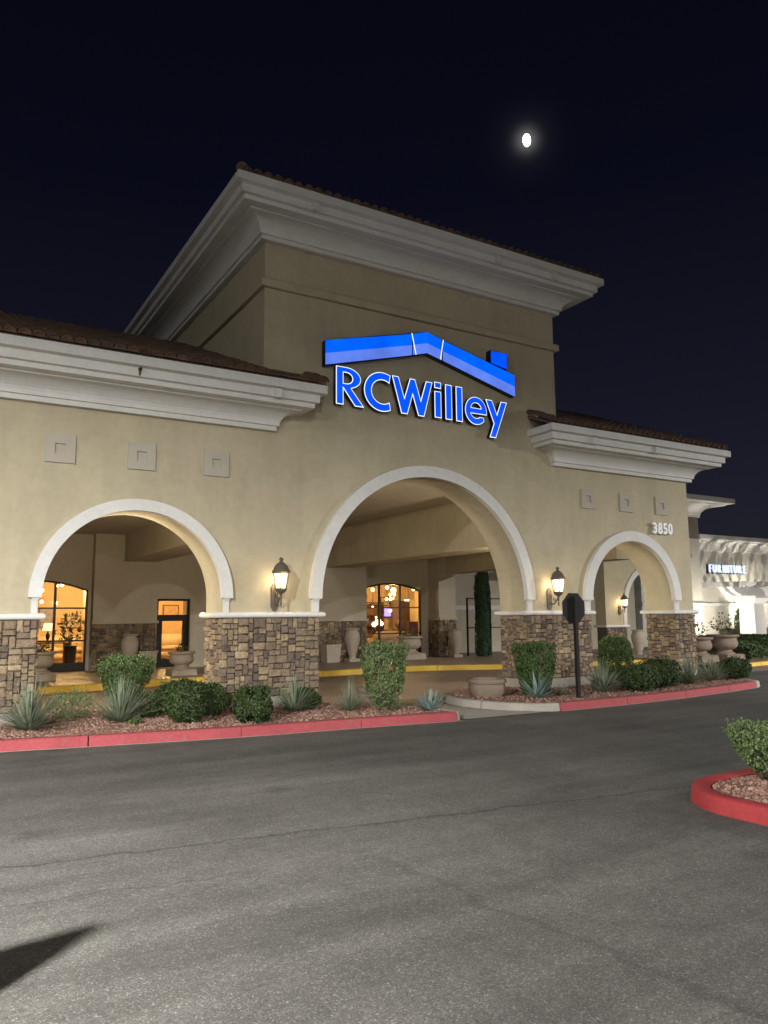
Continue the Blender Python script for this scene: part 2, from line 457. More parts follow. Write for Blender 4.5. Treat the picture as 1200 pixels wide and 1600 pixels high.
# stamped driveway under the canopy and the concrete apron that joins it to the road
sheet('driveway', [(-8, 12.9), (5.5, 12.5), (6.6, 11.2), (7.25, 10.05), (7.3, 9.78), (8.9, 9.75), (8.2, 10.6), (8.3, 12.3), (15.5, 12.9), (24, 13.4), (24, 18.6), (-8, 18.8)], 0.006, DRIVE)
sheet('apron', [(6.95, 10.75), (7.32, 10.05), (7.28, 9.76), (9.0, 9.72), (8.35, 10.4), (8.15, 11.0), (8.1, 11.5), (6.6, 11.9), (6.1, 12.0)], 0.011, CONC)

def smooth_path(pts, step=0.12):
    """Catmull-Rom through the points, resampled"""
    P = [Vector(p) for p in pts]; out = []
    for i in range(len(P) - 1):
        p0, p1, p2, p3 = P[max(i - 1, 0)], P[i], P[i + 1], P[min(i + 2, len(P) - 1)]
        n = max(2, int((p2 - p1).length / step))
        for k in range(n):
            t = k / n
            out.append(0.5 * ((2 * p1) + (p2 - p0) * t + (2 * p0 - 5 * p1 + 4 * p2 - p3) * t * t + (3 * p1 - p0 - 3 * p2 + p3) * t ** 3))
    out.append(P[-1])
    return [tuple(p) for p in out]
KPROF = [(0.012, -0.02), (0.0, 0.105), (-0.010, 0.122), (-0.03, 0.13), (-0.135, 0.13), (-0.15, 0.118), (-0.15, -0.02)]
def kerb(name, path, cuts, mats, h=1.0):
    root = bpy.data.objects.new(name, None); COL.objects.link(root); root.location = (path[0][0], path[0][1], 0); tag(root, kind='structure')
    acc = 0; segs = [[path[0]]]; ci = 0
    for a, b in zip(path, path[1:]):
        d = math.dist(a, b)
        while ci < len(cuts) and acc + d >= cuts[ci]:
            t = (cuts[ci] - acc) / d; q = (a[0] + (b[0] - a[0]) * t, a[1] + (b[1] - a[1]) * t)
            e = 0.008 / max(d, 1e-6); dx, dy = (b[0] - a[0]) * e, (b[1] - a[1]) * e
            segs[-1].append((q[0] - dx, q[1] - dy)); segs.append([(q[0] + dx, q[1] + dy)]); ci += 1
        acc += d; segs[-1].append(b)
    for i, sg in enumerate(segs):
        cl = [sg[0]]
        for p in sg[1:]:
            if math.dist(p, cl[-1]) > 0.012: cl.append(p)
        if len(cl) < 2: continue
        mb = MB(); mb.sweep(cl, [(o, z * h) for o, z in KPROF])
        put('kerb_segment', mb, mats[min(i, len(mats) - 1)], root, world=True, smooth=True)
    return root
def length_at_x(path, x):
    acc = 0
    for a, b in zip(path, path[1:]):
        d = math.dist(a, b)
        if a[0] <= x < b[0]: return acc + d * (x - a[0]) / (b[0] - a[0])
        acc += d
    return acc
KL = smooth_path([(-9, 11.9), (-5, 11.45), (-1.5, 10.98), (0.92, 10.61), (1.9, 10.41), (3.77, 10.08), (5.52, 9.92), (6.9, 9.76), (7.12, 9.78), (7.27, 9.93), (7.25, 10.25), (6.95, 10.9), (6.5, 11.5), (6.0, 11.95)])
kerb('kerb', KL, [length_at_x(KL, x) for x in (-6, -3.7, -1.7, 0.05, 1.89, 3.77, 5.52, 7.12)], [RED] * 8 + [CONC])
KR = smooth_path([(8.5, 12.2), (8.28, 11.5), (8.30, 10.9), (8.52, 10.3), (8.86, 9.9), (9.25, 9.76), (10.8, 9.77), (12.6, 9.92), (14.2, 10.15), (15.55, 10.40), (15.80, 10.55), (15.95, 10.85), (16.2, 11.6), (16.6, 12.6)])
lkr = lambda x: length_at_x(KR[8:], x) + sum(math.dist(a, b) for a, b in zip(KR[:8], KR[1:9]))
kerb('kerb', KR, [1.5, lkr(9.22), lkr(10.85), lkr(12.62), lkr(14.25), lkr(15.52)], [CONC, CONC, RED, RED, RED, RED, CONC])
def gutter(path):
    mb = MB(); mb.sweep(path, [(0.06, 0.0035), (0.005, 0.0035), (0.005, 0.002), (0.06, 0.002)])
    tag(put('gutter', mb, CONC), kind='structure')
gutter([p for p in KL if p[0] < 7.1 and p[1] > 9.7 and (p[0] < 6.9 or p[1] < 9.8)])
gutter([p for p in KR if p[1] < 10.45 and p[0] > 9.2])
# raised walk with the yellow kerb
WE = smooth_path([(-8, 17.6), (-2, 17.75), (2.2, 17.95), (3.35, 18.05), (4.3, 18.3), (5.9, 18.52), (9.08, 18.58), (10.5, 18.74), (12.0, 18.82), (13.4, 18.45), (14.7, 17.9), (17, 17.4), (21, 16.9), (26, 16.6)], 0.3)
mb = MB(); n = len(WE)
mb.add([(x, y + 0.14, 0.148) for x, y in WE] + [(x, 30.0, 0.148) for x, y in WE], [(i, i + 1, n + i + 1, n + i) for i in range(n - 1)])
tag(put('walkway', mb, WALK), kind='structure')
kerb('kerb', WE, [3, 6, 9, 11.2, 13.6, 16.1, 18.6, 21, 23.3, 25.5, 28, 31], [YEL], h=1.16)

def bed_z(x, y):
    return 0.105 + 0.05 * max(0, min(1, (y - 10.3) / 2.0)) * (1 if x < 8 else 0.3) + 0.012 * math.sin(x * 3.1 + y * 2.2) + 0.008 * math.sin(x * 7.3 - y * 5.1)
def inside(poly, x, y):
    c = False; j = len(poly) - 1
    for i in range(len(poly)):
        xi, yi = poly[i]; xj, yj = poly[j]
        if (yi > y) != (yj > y) and x < (xj - xi) * (y - yi) / (yj - yi) + xi: c = not c
        j = i
    return c
def bed(name, poly, step, nchip, zf, region):
    xs = [p[0] for p in poly]; ys = [p[1] for p in poly]
    b = bmesh.new()
    vs = [b.verts.new((x, y, 0)) for x, y in poly]; b.faces.new(vs)
    for ax, lo, hi in ((0, min(xs), max(xs)), (1, min(ys), max(ys))):
        t = lo + step
        while t < hi:
            co = (t, 0, 0) if ax == 0 else (0, t, 0); no = (1, 0, 0) if ax == 0 else (0, 1, 0)
            bmesh.ops.bisect_plane(b, geom=b.verts[:] + b.edges[:] + b.faces[:], plane_co=co, plane_no=no)
            t += step
    for v in b.verts:
        v.co.z = zf(v.co.x, v.co.y) + random.uniform(-0.006, 0.006)
    me = bpy.data.meshes.new(name); b.to_mesh(me); b.free()
    me.polygons.foreach_set('use_smooth', [True] * len(me.polygons))
    tag(link(name, me, MULCH), kind='structure')
    # loose chips of rock
    mb = MB(); k = 0; x0, x1, y0, y1 = region
    while k < nchip:
        x = random.uniform(x0, x1); y = random.uniform(y0, y1)
        if not inside(poly, x, y): continue
        k += 1
        s = random.uniform(0.010, 0.026); z = zf(x, y) + s * 0.25; a = random.uniform(0, 6.3); c, sn = math.cos(a), math.sin(a)
        pts = []
        for (px, py, pz) in ((-1, -.7, -.6), (1, -.6, -.6), (.8, .8, -.6), (-.9, .7, -.6), (-.6, -.4, .6), (.7, -.5, .4), (.5, .5, .7), (-.5, .4, .3)):
            px *= s * random.uniform(.8, 1.2); py *= s * random.uniform(.6, 1); pz *= s * random.uniform(.6, 1.1)
            pts.append((x + px * c - py * sn, y + px * sn + py * c, z + pz))
        mb.add(pts, [(4, 5, 6, 7), (0, 1, 5, 4), (1, 2, 6, 5), (2, 3, 7, 6), (3, 0, 4, 7)])
    me = mb.mesh('gravel', recalc=False)
    tag(link('gravel', me, CHIP), 'reddish brown crushed rock mulch filling the planting bed', 'gravel', kind='stuff')
def inset_bed(path, back):
    q = []
    for i, p in enumerate(path):
        a = Vector(path[max(i - 1, 0)]); c = Vector(path[min(i + 1, len(path) - 1)]); d = (c - a).normalized()
        q.append((p[0] - d.y * 0.14, p[1] + d.x * 0.14))
    return q[::2] + back
BEDL = inset_bed(KL, [(5.9, 12.6), (4.6, 13.1), (-9, 13.3)])
bed('planting_bed', BEDL, 0.35, 7000, bed_z, (0.2, 7.2, 9.8, 13.2))
BEDR = inset_bed(KR, [(16.4, 13.2), (12.5, 13.2), (9.2, 12.7)])
bed('planting_bed', BEDR, 0.35, 4200, bed_z, (8.3, 16.4, 9.7, 13.1))
# corner island at the right
def rounded_corner(cx, cy, r, a0, a1, n=10):
    return [(cx + r * math.cos(R(a0 + (a1 - a0) * i / n)), cy + r * math.sin(R(a0 + (a1 - a0) * i / n))) for i in range(n + 1)]
# travel so that the road is on the right-hand side
ISL = [(5.68, 0.5), (5.65, 2.0), (5.60, 3.3)] + rounded_corner(6.28, 4.05, 0.70, 175, 88, 14) + [(6.9, 4.77), (7.6, 4.83), (9.5, 4.95)]
ISL = ISL[::-1]
ISL = [(x, y) for x, y in ISL]
kerb('kerb', ISL, [2.0, 5.2], [RED2])
ib = []
for i, p in enumerate(ISL):
    a = Vector(ISL[max(i - 1, 0)]); c = Vector(ISL[min(i + 1, len(ISL) - 1)]); d = (c - a).normalized()
    ib.append((p[0] - d.y * 0.14, p[1] + d.x * 0.14))
bed('planting_bed', ib + [(9.5, 0.5)], 0.3, 2600, lambda x, y: 0.09 + 0.01 * math.sin(5 * x + 3 * y), (5.7, 7.6, 2.6, 4.9))

# ------------------------------------------------------------------ the store building
XC = 8.185
B = thing('store_building', (XC, 12.0, 0.0), 'tan stucco store with stone piers, three arches and a square tower', 'building')
def BP(name, mb, material, parent=None, smooth=False):
    return put(name, mb, material, parent or B, world=True, smooth=smooth)
ARCH = [(2.78, 1.36, 1.505), (8.185, 2.335, 2.52), (13.65, 1.35, 1.545)]   # centre, wall opening radius, trim outer radius
ZS = 1.89
def wall_with_arches(x0, x1, y0, y1, z0, z1, arches, zs):
    mb = MB(); x = x0
    for cx, r, _ in arches + [(x1, 0, 0)]:
        e = cx - r
        mb.add([(x, y0, z0), (e, y0, z0), (e, y0, z1), (x, y0, z1)], [(0, 1, 2, 3)])
        mb.add([(x, y1, z0), (e, y1, z0), (e, y1, z1), (x, y1, z1)], [(3, 2, 1, 0)])
        if r:
            N = 48; pts = [(cx - r * math.cos(PI * i / N), zs + r * math.sin(PI * i / N)) for i in range(N + 1)]
            for (xa, za), (xb, zb) in zip(pts, pts[1:]):
                mb.add([(xa, y0, za), (xb, y0, zb), (xb, y0, z1), (xa, y0, z1)], [(0, 1, 2, 3)])
                mb.add([(xa, y1, za), (xb, y1, zb), (xb, y1, z1), (xa, y1, z1)], [(3, 2, 1, 0)])
                mb.add([(xa, y0, za), (xb, y0, zb), (xb, y1, zb), (xa, y1, za)], [(3, 2, 1, 0)])
            mb.add([(cx - r, y0, z0), (cx - r, y0, zs), (cx - r, y1, zs), (cx - r, y1, z0)], [(0, 1, 2, 3)])
            mb.add([(cx + r, y0, z0), (cx + r, y0, zs), (cx + r, y1, zs), (cx + r, y1, z0)], [(3, 2, 1, 0)])
        x = cx + r
    mb.add([(x0, y0, z0), (x0, y1, z0), (x0, y1, z1), (x0, y0, z1)], [(3, 2, 1, 0)])
    mb.add([(x1, y0, z0), (x1, y1, z0), (x1, y1, z1), (x1, y0, z1)], [(0, 1, 2, 3)])
    mb.add([(x0, y0, z1), (x1, y0, z1), (x1, y1, z1), (x0, y1, z1)], [(0, 1, 2, 3)])
    return mb
FW = wall_with_arches(-6.0, 15.70, 12.0, 12.82, 1.60, 5.05, ARCH, ZS)
me = FW.mesh('front_wall', recalc=False)
b_ = bmesh.new(); b_.from_mesh(me); bmesh.ops.remove_doubles(b_, verts=b_.verts, dist=1e-4); bmesh.ops.recalc_face_normals(b_, faces=b_.faces); b_.to_mesh(me); b_.free()
link('front_wall', me, STUCCO, B, world=True)
# tower
TX0, TX1, TY1 = 4.79, 11.535, 20.0
BP('tower_wall', MB().box(TX0, TX1, 12.0, TY1, 5.05, 8.5), STUCCO)
def quarter(o0, z0, o1, z1, n=7, concave=True):
    """cove from (o0,z0) up to (o1,z1)"""
    return [(o0 + (o1 - o0) * (1 - math.cos(PI / 2 * i / n)), z0 + (z1 - z0) * math.sin(PI / 2 * i / n)) for i in range(n + 1)]
CORN = [(-0.05, 4.725), (0.10, 4.725), (0.10, 4.80), (0.135, 4.805)] + quarter(0.135, 4.81, 0.40, 5.035) + [(0.42, 5.04), (0.42, 5.065), (0.585, 5.07), (0.585, 5.145), (0.65, 5.155), (0.65, 5.285), (0.745, 5.30), (0.745, 5.44), (-0.05, 5.44)]
cl = BP('cornice', MB().sweep([(-6.0, 12.0), (4.90, 12.0), (4.90, 12.05)], CORN), TRIM)
cr_ = BP('cornice', MB().sweep([(11.45, 12.05), (11.45, 12.0), (15.70, 12.0), (15.70, 17.5)], CORN), TRIM)
def tz(z): return 8.12 + (z - 4.725) * (8.83 - 8.12) / (5.44 - 4.725)
TCORN = [(o * 0.80 / 0.745 if o > 0 else -0.05, tz(z)) for o, z in CORN]
TPATH = [(TX0, TY1), (TX0, 12.0), (TX1, 12.0), (TX1, TY1)]
ct = BP('cornice', MB().sweep(TPATH, TCORN), TRIM)
BP('band_course', MB().sweep(TPATH, [(-0.03, 7.285), (0.075, 7.29), (0.085, 7.31), (0.085, 7.42), (0.075, 7.435), (-0.03, 7.45)]), STUCCO)
# rain scuppers on the cornices
def scupper(x, z, o, par):
    mb = MB().box(x - 0.065, x + 0.065, 12 - o - 0.05, 12 - o + 0.03, z - 0.09, z + 0.055)
    BP('scupper', mb, TRIM, par)
scupper(4.77, 5.225, 0.66, cl)
RUST = mat('rust_stain', (0.16, 0.09, 0.05), 0.9, 0.25, 20)
BP('rust_stain', MB().prism([(2.545, 5.27), (2.60, 5.27), (2.59, 5.19), (2.578, 5.16), (2.56, 5.16)], 'y', 11.346, 11.3495), RUST, cl)
BP('spout', MB().tube([(2.57, 11.36, 5.262), (2.57, 11.30, 5.258)], .022, 8), BRONZE, cl)
for x in (11.95, 13.9): scupper(x, 5.225, 0.66, cr_)
for x in (5.42, 9.45, 10.95): scupper(x, tz(5.225), 0.71, ct)

# arch surrounds
def arch_trim(cx, ri, ro):
    ri -= 0.03
    mb = MB(); N = 56; prof = [(ri, 11.905), (ro, 11.905), (ro, 12.02), (ri, 12.02)]
    for i in range(N + 1):
        a = PI * i / N
        for r, y in prof: mb.v.append((cx - r * math.cos(a), y, ZS + r * math.sin(a)))
    for i in range(N):
        for t in range(4):
            u = (t + 1) % 4; mb.f.append((i * 4 + t, i * 4 + u, i * 4 + 4 + u, i * 4 + 4 + t))
    mb.f += [(0, 1, 2, 3), (N * 4 + 3, N * 4 + 2, N * 4 + 1, N * 4)]
    # impost blocks below the spring line, with a small cyma at the top
    for sgn in (-1, 1):
        a, c = cx + sgn * (ri + 0.04), cx + sgn * (ro - 0.05); x0, x1 = min(a, c), max(a, c)
        mb.prism([(11.955, 1.665), (11.955, 1.82), (11.945, 1.85), (11.925, 1.875), (11.92, 1.889), (12.02, 1.889), (12.02, 1.665)], 'x', x0, x1)
    BP('arch_surround', mb, TRIM, smooth=True)
for a in ARCH: arch_trim(*a)

# stone piers
PIERS = [(-6.0, 1.42), (4.14, 5.85), (10.52, 12.30), (15.0, 15.70)]
def stone_variant():
    mb = MB(); j = lambda s: random.uniform(-s, s)
    # x,z in -0.5..0.5, y 0 (back) .. -1 (front)
    xs = [-.5, -.34, .34, .5]; zs = [-.5, -.34, .34, .5]; vs = []
    for a in range(4):
        for c in range(4):
            edge = a in (0, 3) or c in (0, 3); corner = a in (0, 3) and c in (0, 3)
            y = -0.55 if corner else -0.7 if edge else -1.0
            vs.append((xs[c] * (0.97 if corner else 1) + j(.03), y + j(.16), zs[a] * (0.97 if corner else 1) + j(.03)))
    mb.v = vs
    for a in range(3):
        for c in range(3): mb.f.append((a * 4 + c, a * 4 + c + 1, a * 4 + c + 5, a * 4 + c + 4))
    ring = [0, 1, 2, 3, 7, 11, 15, 14, 13, 12, 8, 4]; o = 16
    for i in ring: mb.v.append((vs[i][0], 0.0, vs[i][2]))
    for k in range(12): mb.f.append((ring[k], o + k, o + (k + 1) % 12, ring[(k + 1) % 12]))
    return mb
SVAR = [stone_variant() for _ in range(10)]
SMESH = [s.mesh('stone', recalc=True) for s in SVAR]
for s in SMESH: s.materials.append(STONE)
def pack(w, h, unit=0.044):
    nx, nz = max(2, round(w / unit)), max(2, round(h / unit)); g = np.zeros((nz, nx), bool); out = []
    for a in range(nz):
        for c in range(nx):
            if g[a, c]: continue
            bw, bh = random.choice([(3, 2), (4, 2), (2, 2), (5, 2), (3, 3), (4, 3), (2, 3), (5, 3), (4, 2), (2, 4), (3, 2)])
            k = 0
            while c + k < nx and k < bw and not g[a, c + k]: k += 1
            if c + k < nx and not g[a, c + k] and (c + k + 1 >= nx or g[a, c + k + 1]) : k += 1
            k = max(1, k); hh = min(bh, nz - a)
            if nz - a - hh == 1: hh += 1
            g[a:a + hh, c:c + k] = True; out.append((c * w / nx, a * h / nz, k * w / nx, hh * h / nz))
    return out
REST = MB()
QUEUE = []
def stone_face(origin, axis, w, h, parent, single):
    """axis 'x': face looks to -Y; axis '-x'/'+x' : face looks to -X / +X (runs along Y)"""
    for (u, v, sw, sh) in pack(w, h):
        k = random.randrange(len(SVAR)); d = random.uniform(0.045, 0.085); g = 0.007
        cx, cz = u + sw / 2, v + sh / 2
        if axis == 'x': loc = (origin[0] + cx, origin[1], origin[2] + cz); rz = 0
        elif axis == '-x': loc = (origin[0], origin[1] + cx, origin[2] + cz); rz = -PI / 2
        else: loc = (origin[0], origin[1] + cx, origin[2] + cz); rz = PI / 2
        fl = random.choice((0, PI))
        if single:
            QUEUE.append((sw * sh / (loc[0] ** 2 + loc[1] ** 2), k, parent, loc, (0, fl, rz), (sw - g, d, sh - g)))
        else:
            mt = Matrix.Translation(loc) @ Matrix.Rotation(rz, 4, 'Z') @ Matrix.Rotation(fl, 4, 'Y') @ Matrix.Diagonal((sw - g, d, sh - g, 1))
            REST.add([mt @ Vector(p) for p in SVAR[k].v], SVAR[k].f)
for i, (a, c) in enumerate(PIERS):
    p = BP('stone_pier', MB().box(a + 0.03, c - 0.03, 12.01, 12.80, 0.29, 1.585), MORTAR)
    z0, h = 0.30, 1.27
    if i == 0: stone_face((-0.25, 12.012, z0), 'x', 1.42 + 0.25, h, p, True); stone_face((c - 0.032, 12.0, z0), '+x', 0.8, h, p, False)
    else: stone_face((a, 12.012, z0), 'x', c - a, h, p, i in (1, 2))
    if i > 0: stone_face((a + 0.032, 12.0, z0), '-x', 0.8, h, p, False)
    BP('plinth', MB().box(a + 0.005, c - 0.005, 11.985, 12.815, -0.05, 0.298), CONC)
    cap = [(-0.05, 1.572), (0.045, 1.572)] + [(0.045 + 0.05 * math.sin(PI * t / 8), 1.621 - 0.047 * math.cos(PI * t / 8)) for t in range(9)] + [(-0.05, 1.668)]
    BP('pier_cap', MB().sweep([(a, 12.0), (c, 12.0), (c, 12.82), (a, 12.82)][::-1], [(-o, z) for o, z in cap], closed=True), TRIM, smooth=True)

# the 300 stones that show largest are parts of their own, the others join the veneer
QUEUE.sort(key=lambda q: -q[0])
for n_, (_, k, parent, loc, rot, sc3) in enumerate(QUEUE):
    if n_ < 300:
        o = bpy.data.objects.new('stone', SMESH[k]); COL.objects.link(o); o.parent = parent
        o.location = loc; o.rotation_euler = rot; o.scale = sc3
    else:
        mt = Matrix.Translation(loc) @ Matrix.Rotation(rot[2], 4, 'Z') @ Matrix.Rotation(rot[1], 4, 'Y') @ Matrix.Diagonal((*sc3, 1))
        REST.add([mt @ Vector(p) for p in SVAR[k].v], SVAR[k].f)
# decorative square tiles with a small recess
def deco(x, z, s=0.42):
    mb = MB(); y0, y1 = 11.965, 12.01; h = s / 2; r = 0.075
    ring = [(-h, -h), (h, -h), (h, h), (-h, h)]; inn = [(-r, -r), (r, -r), (r, r), (-r, r)]
    V = [(x + a, y0, z + c) for a, c in ring] + [(x + a, y0, z + c) for a, c in inn] + [(x + a, y1, z + c) for a, c in ring] + [(x + a, y0 + 0.03, z + c) for a, c in inn]
    F = []
    for i in range(4):
        j = (i + 1) % 4; F += [(i, j, 4 + j, 4 + i), (i, 8 + i, 8 + j, j), (4 + i, 4 + j, 12 + j, 12 + i)]
    F.append((12, 13, 14, 15)); mb.add(V, F)
    BP('wall_tile', mb, TILEDECO)
for x in (1.61, 2.79, 3.985): deco(x, 4.075)
for x in (12.385, 13.575, 14.755): deco(x, 4.085)

# roofs with barrel tiles
SL = 0.405
def tile_mesh():
    mb = MB(); n = 6; L_ = 0.42
    # barrel tile with a closed (mortared) lower end
    vs = []
    for k, (y, r) in enumerate(((0, 0.088), (L_, 0.072))):
        for rr in (r, r - 0.016):
            for i in range(n + 1):
                a = PI * i / n; vs.append((rr * math.cos(a), y, rr * math.sin(a)))
    mb.v = vs; q = n + 1
    mb.v += [(x, 0.03, z) for x, y, z in vs[:q]]; mb.f.append(tuple(range(4 * q, 5 * q)))
    for i in range(n):
        mb.f += [(i, i + 1, 2 * q + i + 1, 2 * q + i), (q + i, 3 * q + i, 3 * q + i + 1, q + i + 1), (i, q + i, q + i + 1, i + 1)]
    return mb
TM = tile_mesh(); TME = TM.mesh('tile', smooth=True); TME.materials.append(TILE)
def tile_run(x0, x1, y0, z0, rows, single_rows, parent, rest, slope=SL, skip=None):
    ang = math.atan(slope); n = round((x1 - x0) / 0.185)
    for r in range(rows):
        for c in range(n):
            x = x0 + (c + 0.5) * (x1 - x0) / n; y = y0 + r * 0.34 * math.cos(ang); z = z0 + r * 0.34 * math.sin(ang) + 0.02
            if skip and skip(x, y): continue
            jit = random.uniform(-0.012, 0.012); jr = random.uniform(-0.03, 0.03)
            if r < single_rows:
                o = bpy.data.objects.new('tile', TME); COL.objects.link(o); o.parent = parent
                o.location = (x, y + jit, z); o.rotation_euler = (ang, 0, jr)
            else:
                mt = Matrix.Translation((x, y + jit, z)) @ Matrix.Rotation(jr, 4, 'Z') @ Matrix.Rotation(ang, 4, 'X')
                rest.add([mt @ Vector(p) for p in TM.v], TM.f)
RT = MB()
EY = 11.31
def slab(x0, x1, ya, za, yb, zb, t=0.05):
    return MB().add([(x0, ya, za - t), (x1, ya, za - t), (x1, yb, zb - t), (x0, yb, zb - t), (x0, ya, za), (x1, ya, za), (x1, yb, zb), (x0, yb, zb)],
                    [(3, 2, 1, 0), (4, 5, 6, 7), (0, 1, 5, 4), (1, 2, 6, 5), (2, 3, 7, 6), (3, 0, 4, 7)])
mb = slab(-6, 4.786, EY, 5.475, 17.2, 5.475 + SL * (17.2 - EY))
mb.add(*[(q.v, q.f) for q in [slab(4.786, 5.66, EY, 5.475, 11.99, 5.475 + SL * (11.99 - EY))]][0])
rl = BP('roof', mb, TILE)
tile_run(-1.3, 5.66, EY, 5.475, 17, 4, rl, RT, skip=lambda x, y: x > 4.70 and y > 11.6)
mb = slab(11.54, 16.42, EY, 5.475, 16.6, 5.475 + SL * (16.6 - EY))
mb.add(*[(q.v, q.f) for q in [slab(10.72, 11.54, EY, 5.475, 11.99, 5.475 + SL * (11.99 - EY))]][0])
rr_ = BP('roof', mb, TILE)
tile_run(10.72, 16.42, EY, 5.475, 15, 3, rr_, RT, skip=lambda x, y: x < 11.63 and y > 11.6)
# rake tiles that close the roof ends
def rake(x, par, ya=EY, yb=11.95):
    ang = math.atan(SL)
    for k in range(int((yb - ya) / 0.3)):
        y = ya + 0.3 * k
        o = bpy.data.objects.new('tile', TME); COL.objects.link(o); o.parent = par
        o.location = (x, y, 5.475 + SL * (y - EY) + 0.05 + 0.012 * k); o.rotation_euler = (ang, 0, 0); o.scale = (1.25, 1, 1.1)
rake(5.60, rl); rake(10.78, rr_)
o0, tz0 = 0.74, 8.86
cxm, cym = (TX0 + TX1) / 2, (12 + TY1) / 2
mb = MB(); A = [(TX0 - o0, 12 - o0, tz0), (TX1 + o0, 12 - o0, tz0), (TX1 + o0, TY1 + o0, tz0), (TX0 - o0, TY1 + o0, tz0)]
mb.add(A + [(x, y, tz0 - 0.05) for x, y, z in A] + [(cxm, cym, tz0 + 1.4)], [(0, 1, 8), (1, 2, 8), (2, 3, 8), (3, 0, 8), (4, 5, 6, 7), (0, 4, 5, 1), (1, 5, 6, 2), (2, 6, 7, 3), (3, 7, 4, 0)])
rt_ = BP('roof', mb, TILE)
tile_run(TX0 - o0, TX1 + o0, 12 - o0 - 0.03, tz0 - 0.03, 1, 1, rt_, RT, slope=0.30)
hip = BP('hip_cap', MB().tube([(TX0 - o0 + 0.02, 12 - o0 + 0.02, tz0 + 0.06), (cxm, cym, tz0 + 1.45)], 0.10, 10), TILE, rt_, smooth=True)
BP('upper_tiles', RT, TILE)['kind'] = 'stuff'

# canopy inside: ceilings, cross beams
BP('ceiling', MB().box(-6, 4.85, 12.83, 23.0, 3.92, 4.0), STUCCO_B)
BP('ceiling', MB().box(5.70, 11.2, 12.83, 23.0, 4.36, 4.44), STUCCO_B)
BP('ceiling', MB().box(12.1, 16.6, 12.83, 23.0, 3.92, 4.0), STUCCO_B)
BP('beam', MB().box(4.84, 5.72, 12.825, 22.42, 3.17, 4.5), STUCCO)
BP('beam', MB().box(11.2, 12.12, 12.825, 22.42, 3.16, 4.5), STUCCO)
BP('beam', MB().box(15.95, 16.6, 14.5, 22.42, 3.06, 4.5), STUCCO)
# roof deck over the canopy so that the sky does not light the ceilings from above
BP('roof_deck', MB().box(-6, 15.72, 12.83, 23.2, 4.52, 4.60), CONC)
# back wall with recesses for the windows and the door opening
YB = 22.4
bw = MB()
for (a, c, z0, z1) in ((-6, 1.30, 0.1, 4.5), (4.05, 5.80, 0.1, 4.5), (5.80, 6.76, 2.12, 4.5), (6.76, 12.70, 0.1, 4.5), (15.62, 16.35, 0.1, 4.5)):
    bw.box(a, c, YB, YB + 0.75, z0, z1)
BP('back_wall', bw, STUCCO_B)
def arched_window(x0, x1, y, zb, zsd, zcr):
    """segmental-headed shop window in a recessed wall: header wall, frame, mullions, transoms, panes"""
    w = x1 - x0; rise = zcr - zsd; rad = (w * w / 4 + rise * rise) / (2 * rise); cx = (x0 + x1) / 2; cz = zcr - rad
    arc = lambda x: cz + math.sqrt(max(0, rad * rad - (x - cx) ** 2))
    hw = MB(); N = 20
    xs = [x0 + w * i / N for i in range(N + 1)]
    for a, c in zip(xs, xs[1:]):
        hw.add([(a, y, arc(a)), (c, y, arc(c)), (c, y, 4.45), (a, y, 4.45), (a, y + 0.15, arc(a)), (c, y + 0.15, arc(c)), (c, y + 0.15, 4.45), (a, y + 0.15, 4.45)],
               [(0, 1, 2, 3), (0, 4, 5, 1), (4, 7, 6, 5)])
    hw.box(x0 - 0.35, x0, y, y + 0.15, 0.1, 4.45); hw.box(x1, x1 + 0.35, y, y + 0.15, 0.1, 4.45)
    BP('window_wall', hw, STUCCO_B)
    f = MB(); t = 0.055; ya, yb = y + 0.03, y + 0.10
    f.box(x0, x0 + t, ya, yb, zb, zsd); f.box(x1 - t, x1, ya, yb, zb, zsd); f.box(x0 + t, x1 - t, ya, yb, zb, zb + 0.22)
    for a, c in zip(xs, xs[1:]):
        f.add([(a, ya, arc(a) - t), (c, ya, arc(c) - t), (c, ya, arc(c)), (a, ya, arc(a)), (a, yb, arc(a) - t), (c, yb, arc(c) - t), (c, yb, arc(c)), (a, yb, arc(a))],
              [(0, 1, 2, 3), (4, 7, 6, 5), (0, 4, 5, 1), (3, 2, 6, 7)])
    win = BP('window', f, BRONZE)
    cols = [x0 + w * i / 3 for i in range(4)]; rows = [zb + 0.22, 0.97, 1.86]
    for x in cols[1:3]:
        BP('mullion', MB().box(x - 0.032, x + 0.032, ya + 0.004, yb - 0.004, zb + 0.22, arc(x) - t), BRONZE, win)
    for z in rows[1:]:
        BP('transom', MB().box(x0 + t, x1 - t, ya + 0.008, yb - 0.008, z - 0.022, z + 0.022), BRONZE, win)
    for i in range(3):
        for k in range(3):
            a, c = cols[i], cols[i + 1]; z0 = rows[k]
            if k < 2: poly = [(a, z0), (c, z0), (c, rows[k + 1]), (a, rows[k + 1])]
            else: poly = [(a, z0), (c, z0)] + [(c + (a - c) * q / 6, arc(c + (a - c) * q / 6) - 0.02) for q in range(7)]
            BP('pane', MB().prism(poly, 'y', y + 0.06, y + 0.066), GLASS, win)
    return win
arched_window(12.75, 15.30, 23.05, 0.15, 2.46, 2.72)
arched_window(1.42, 3.97, 22.75, 0.15, 2.36, 2.62)
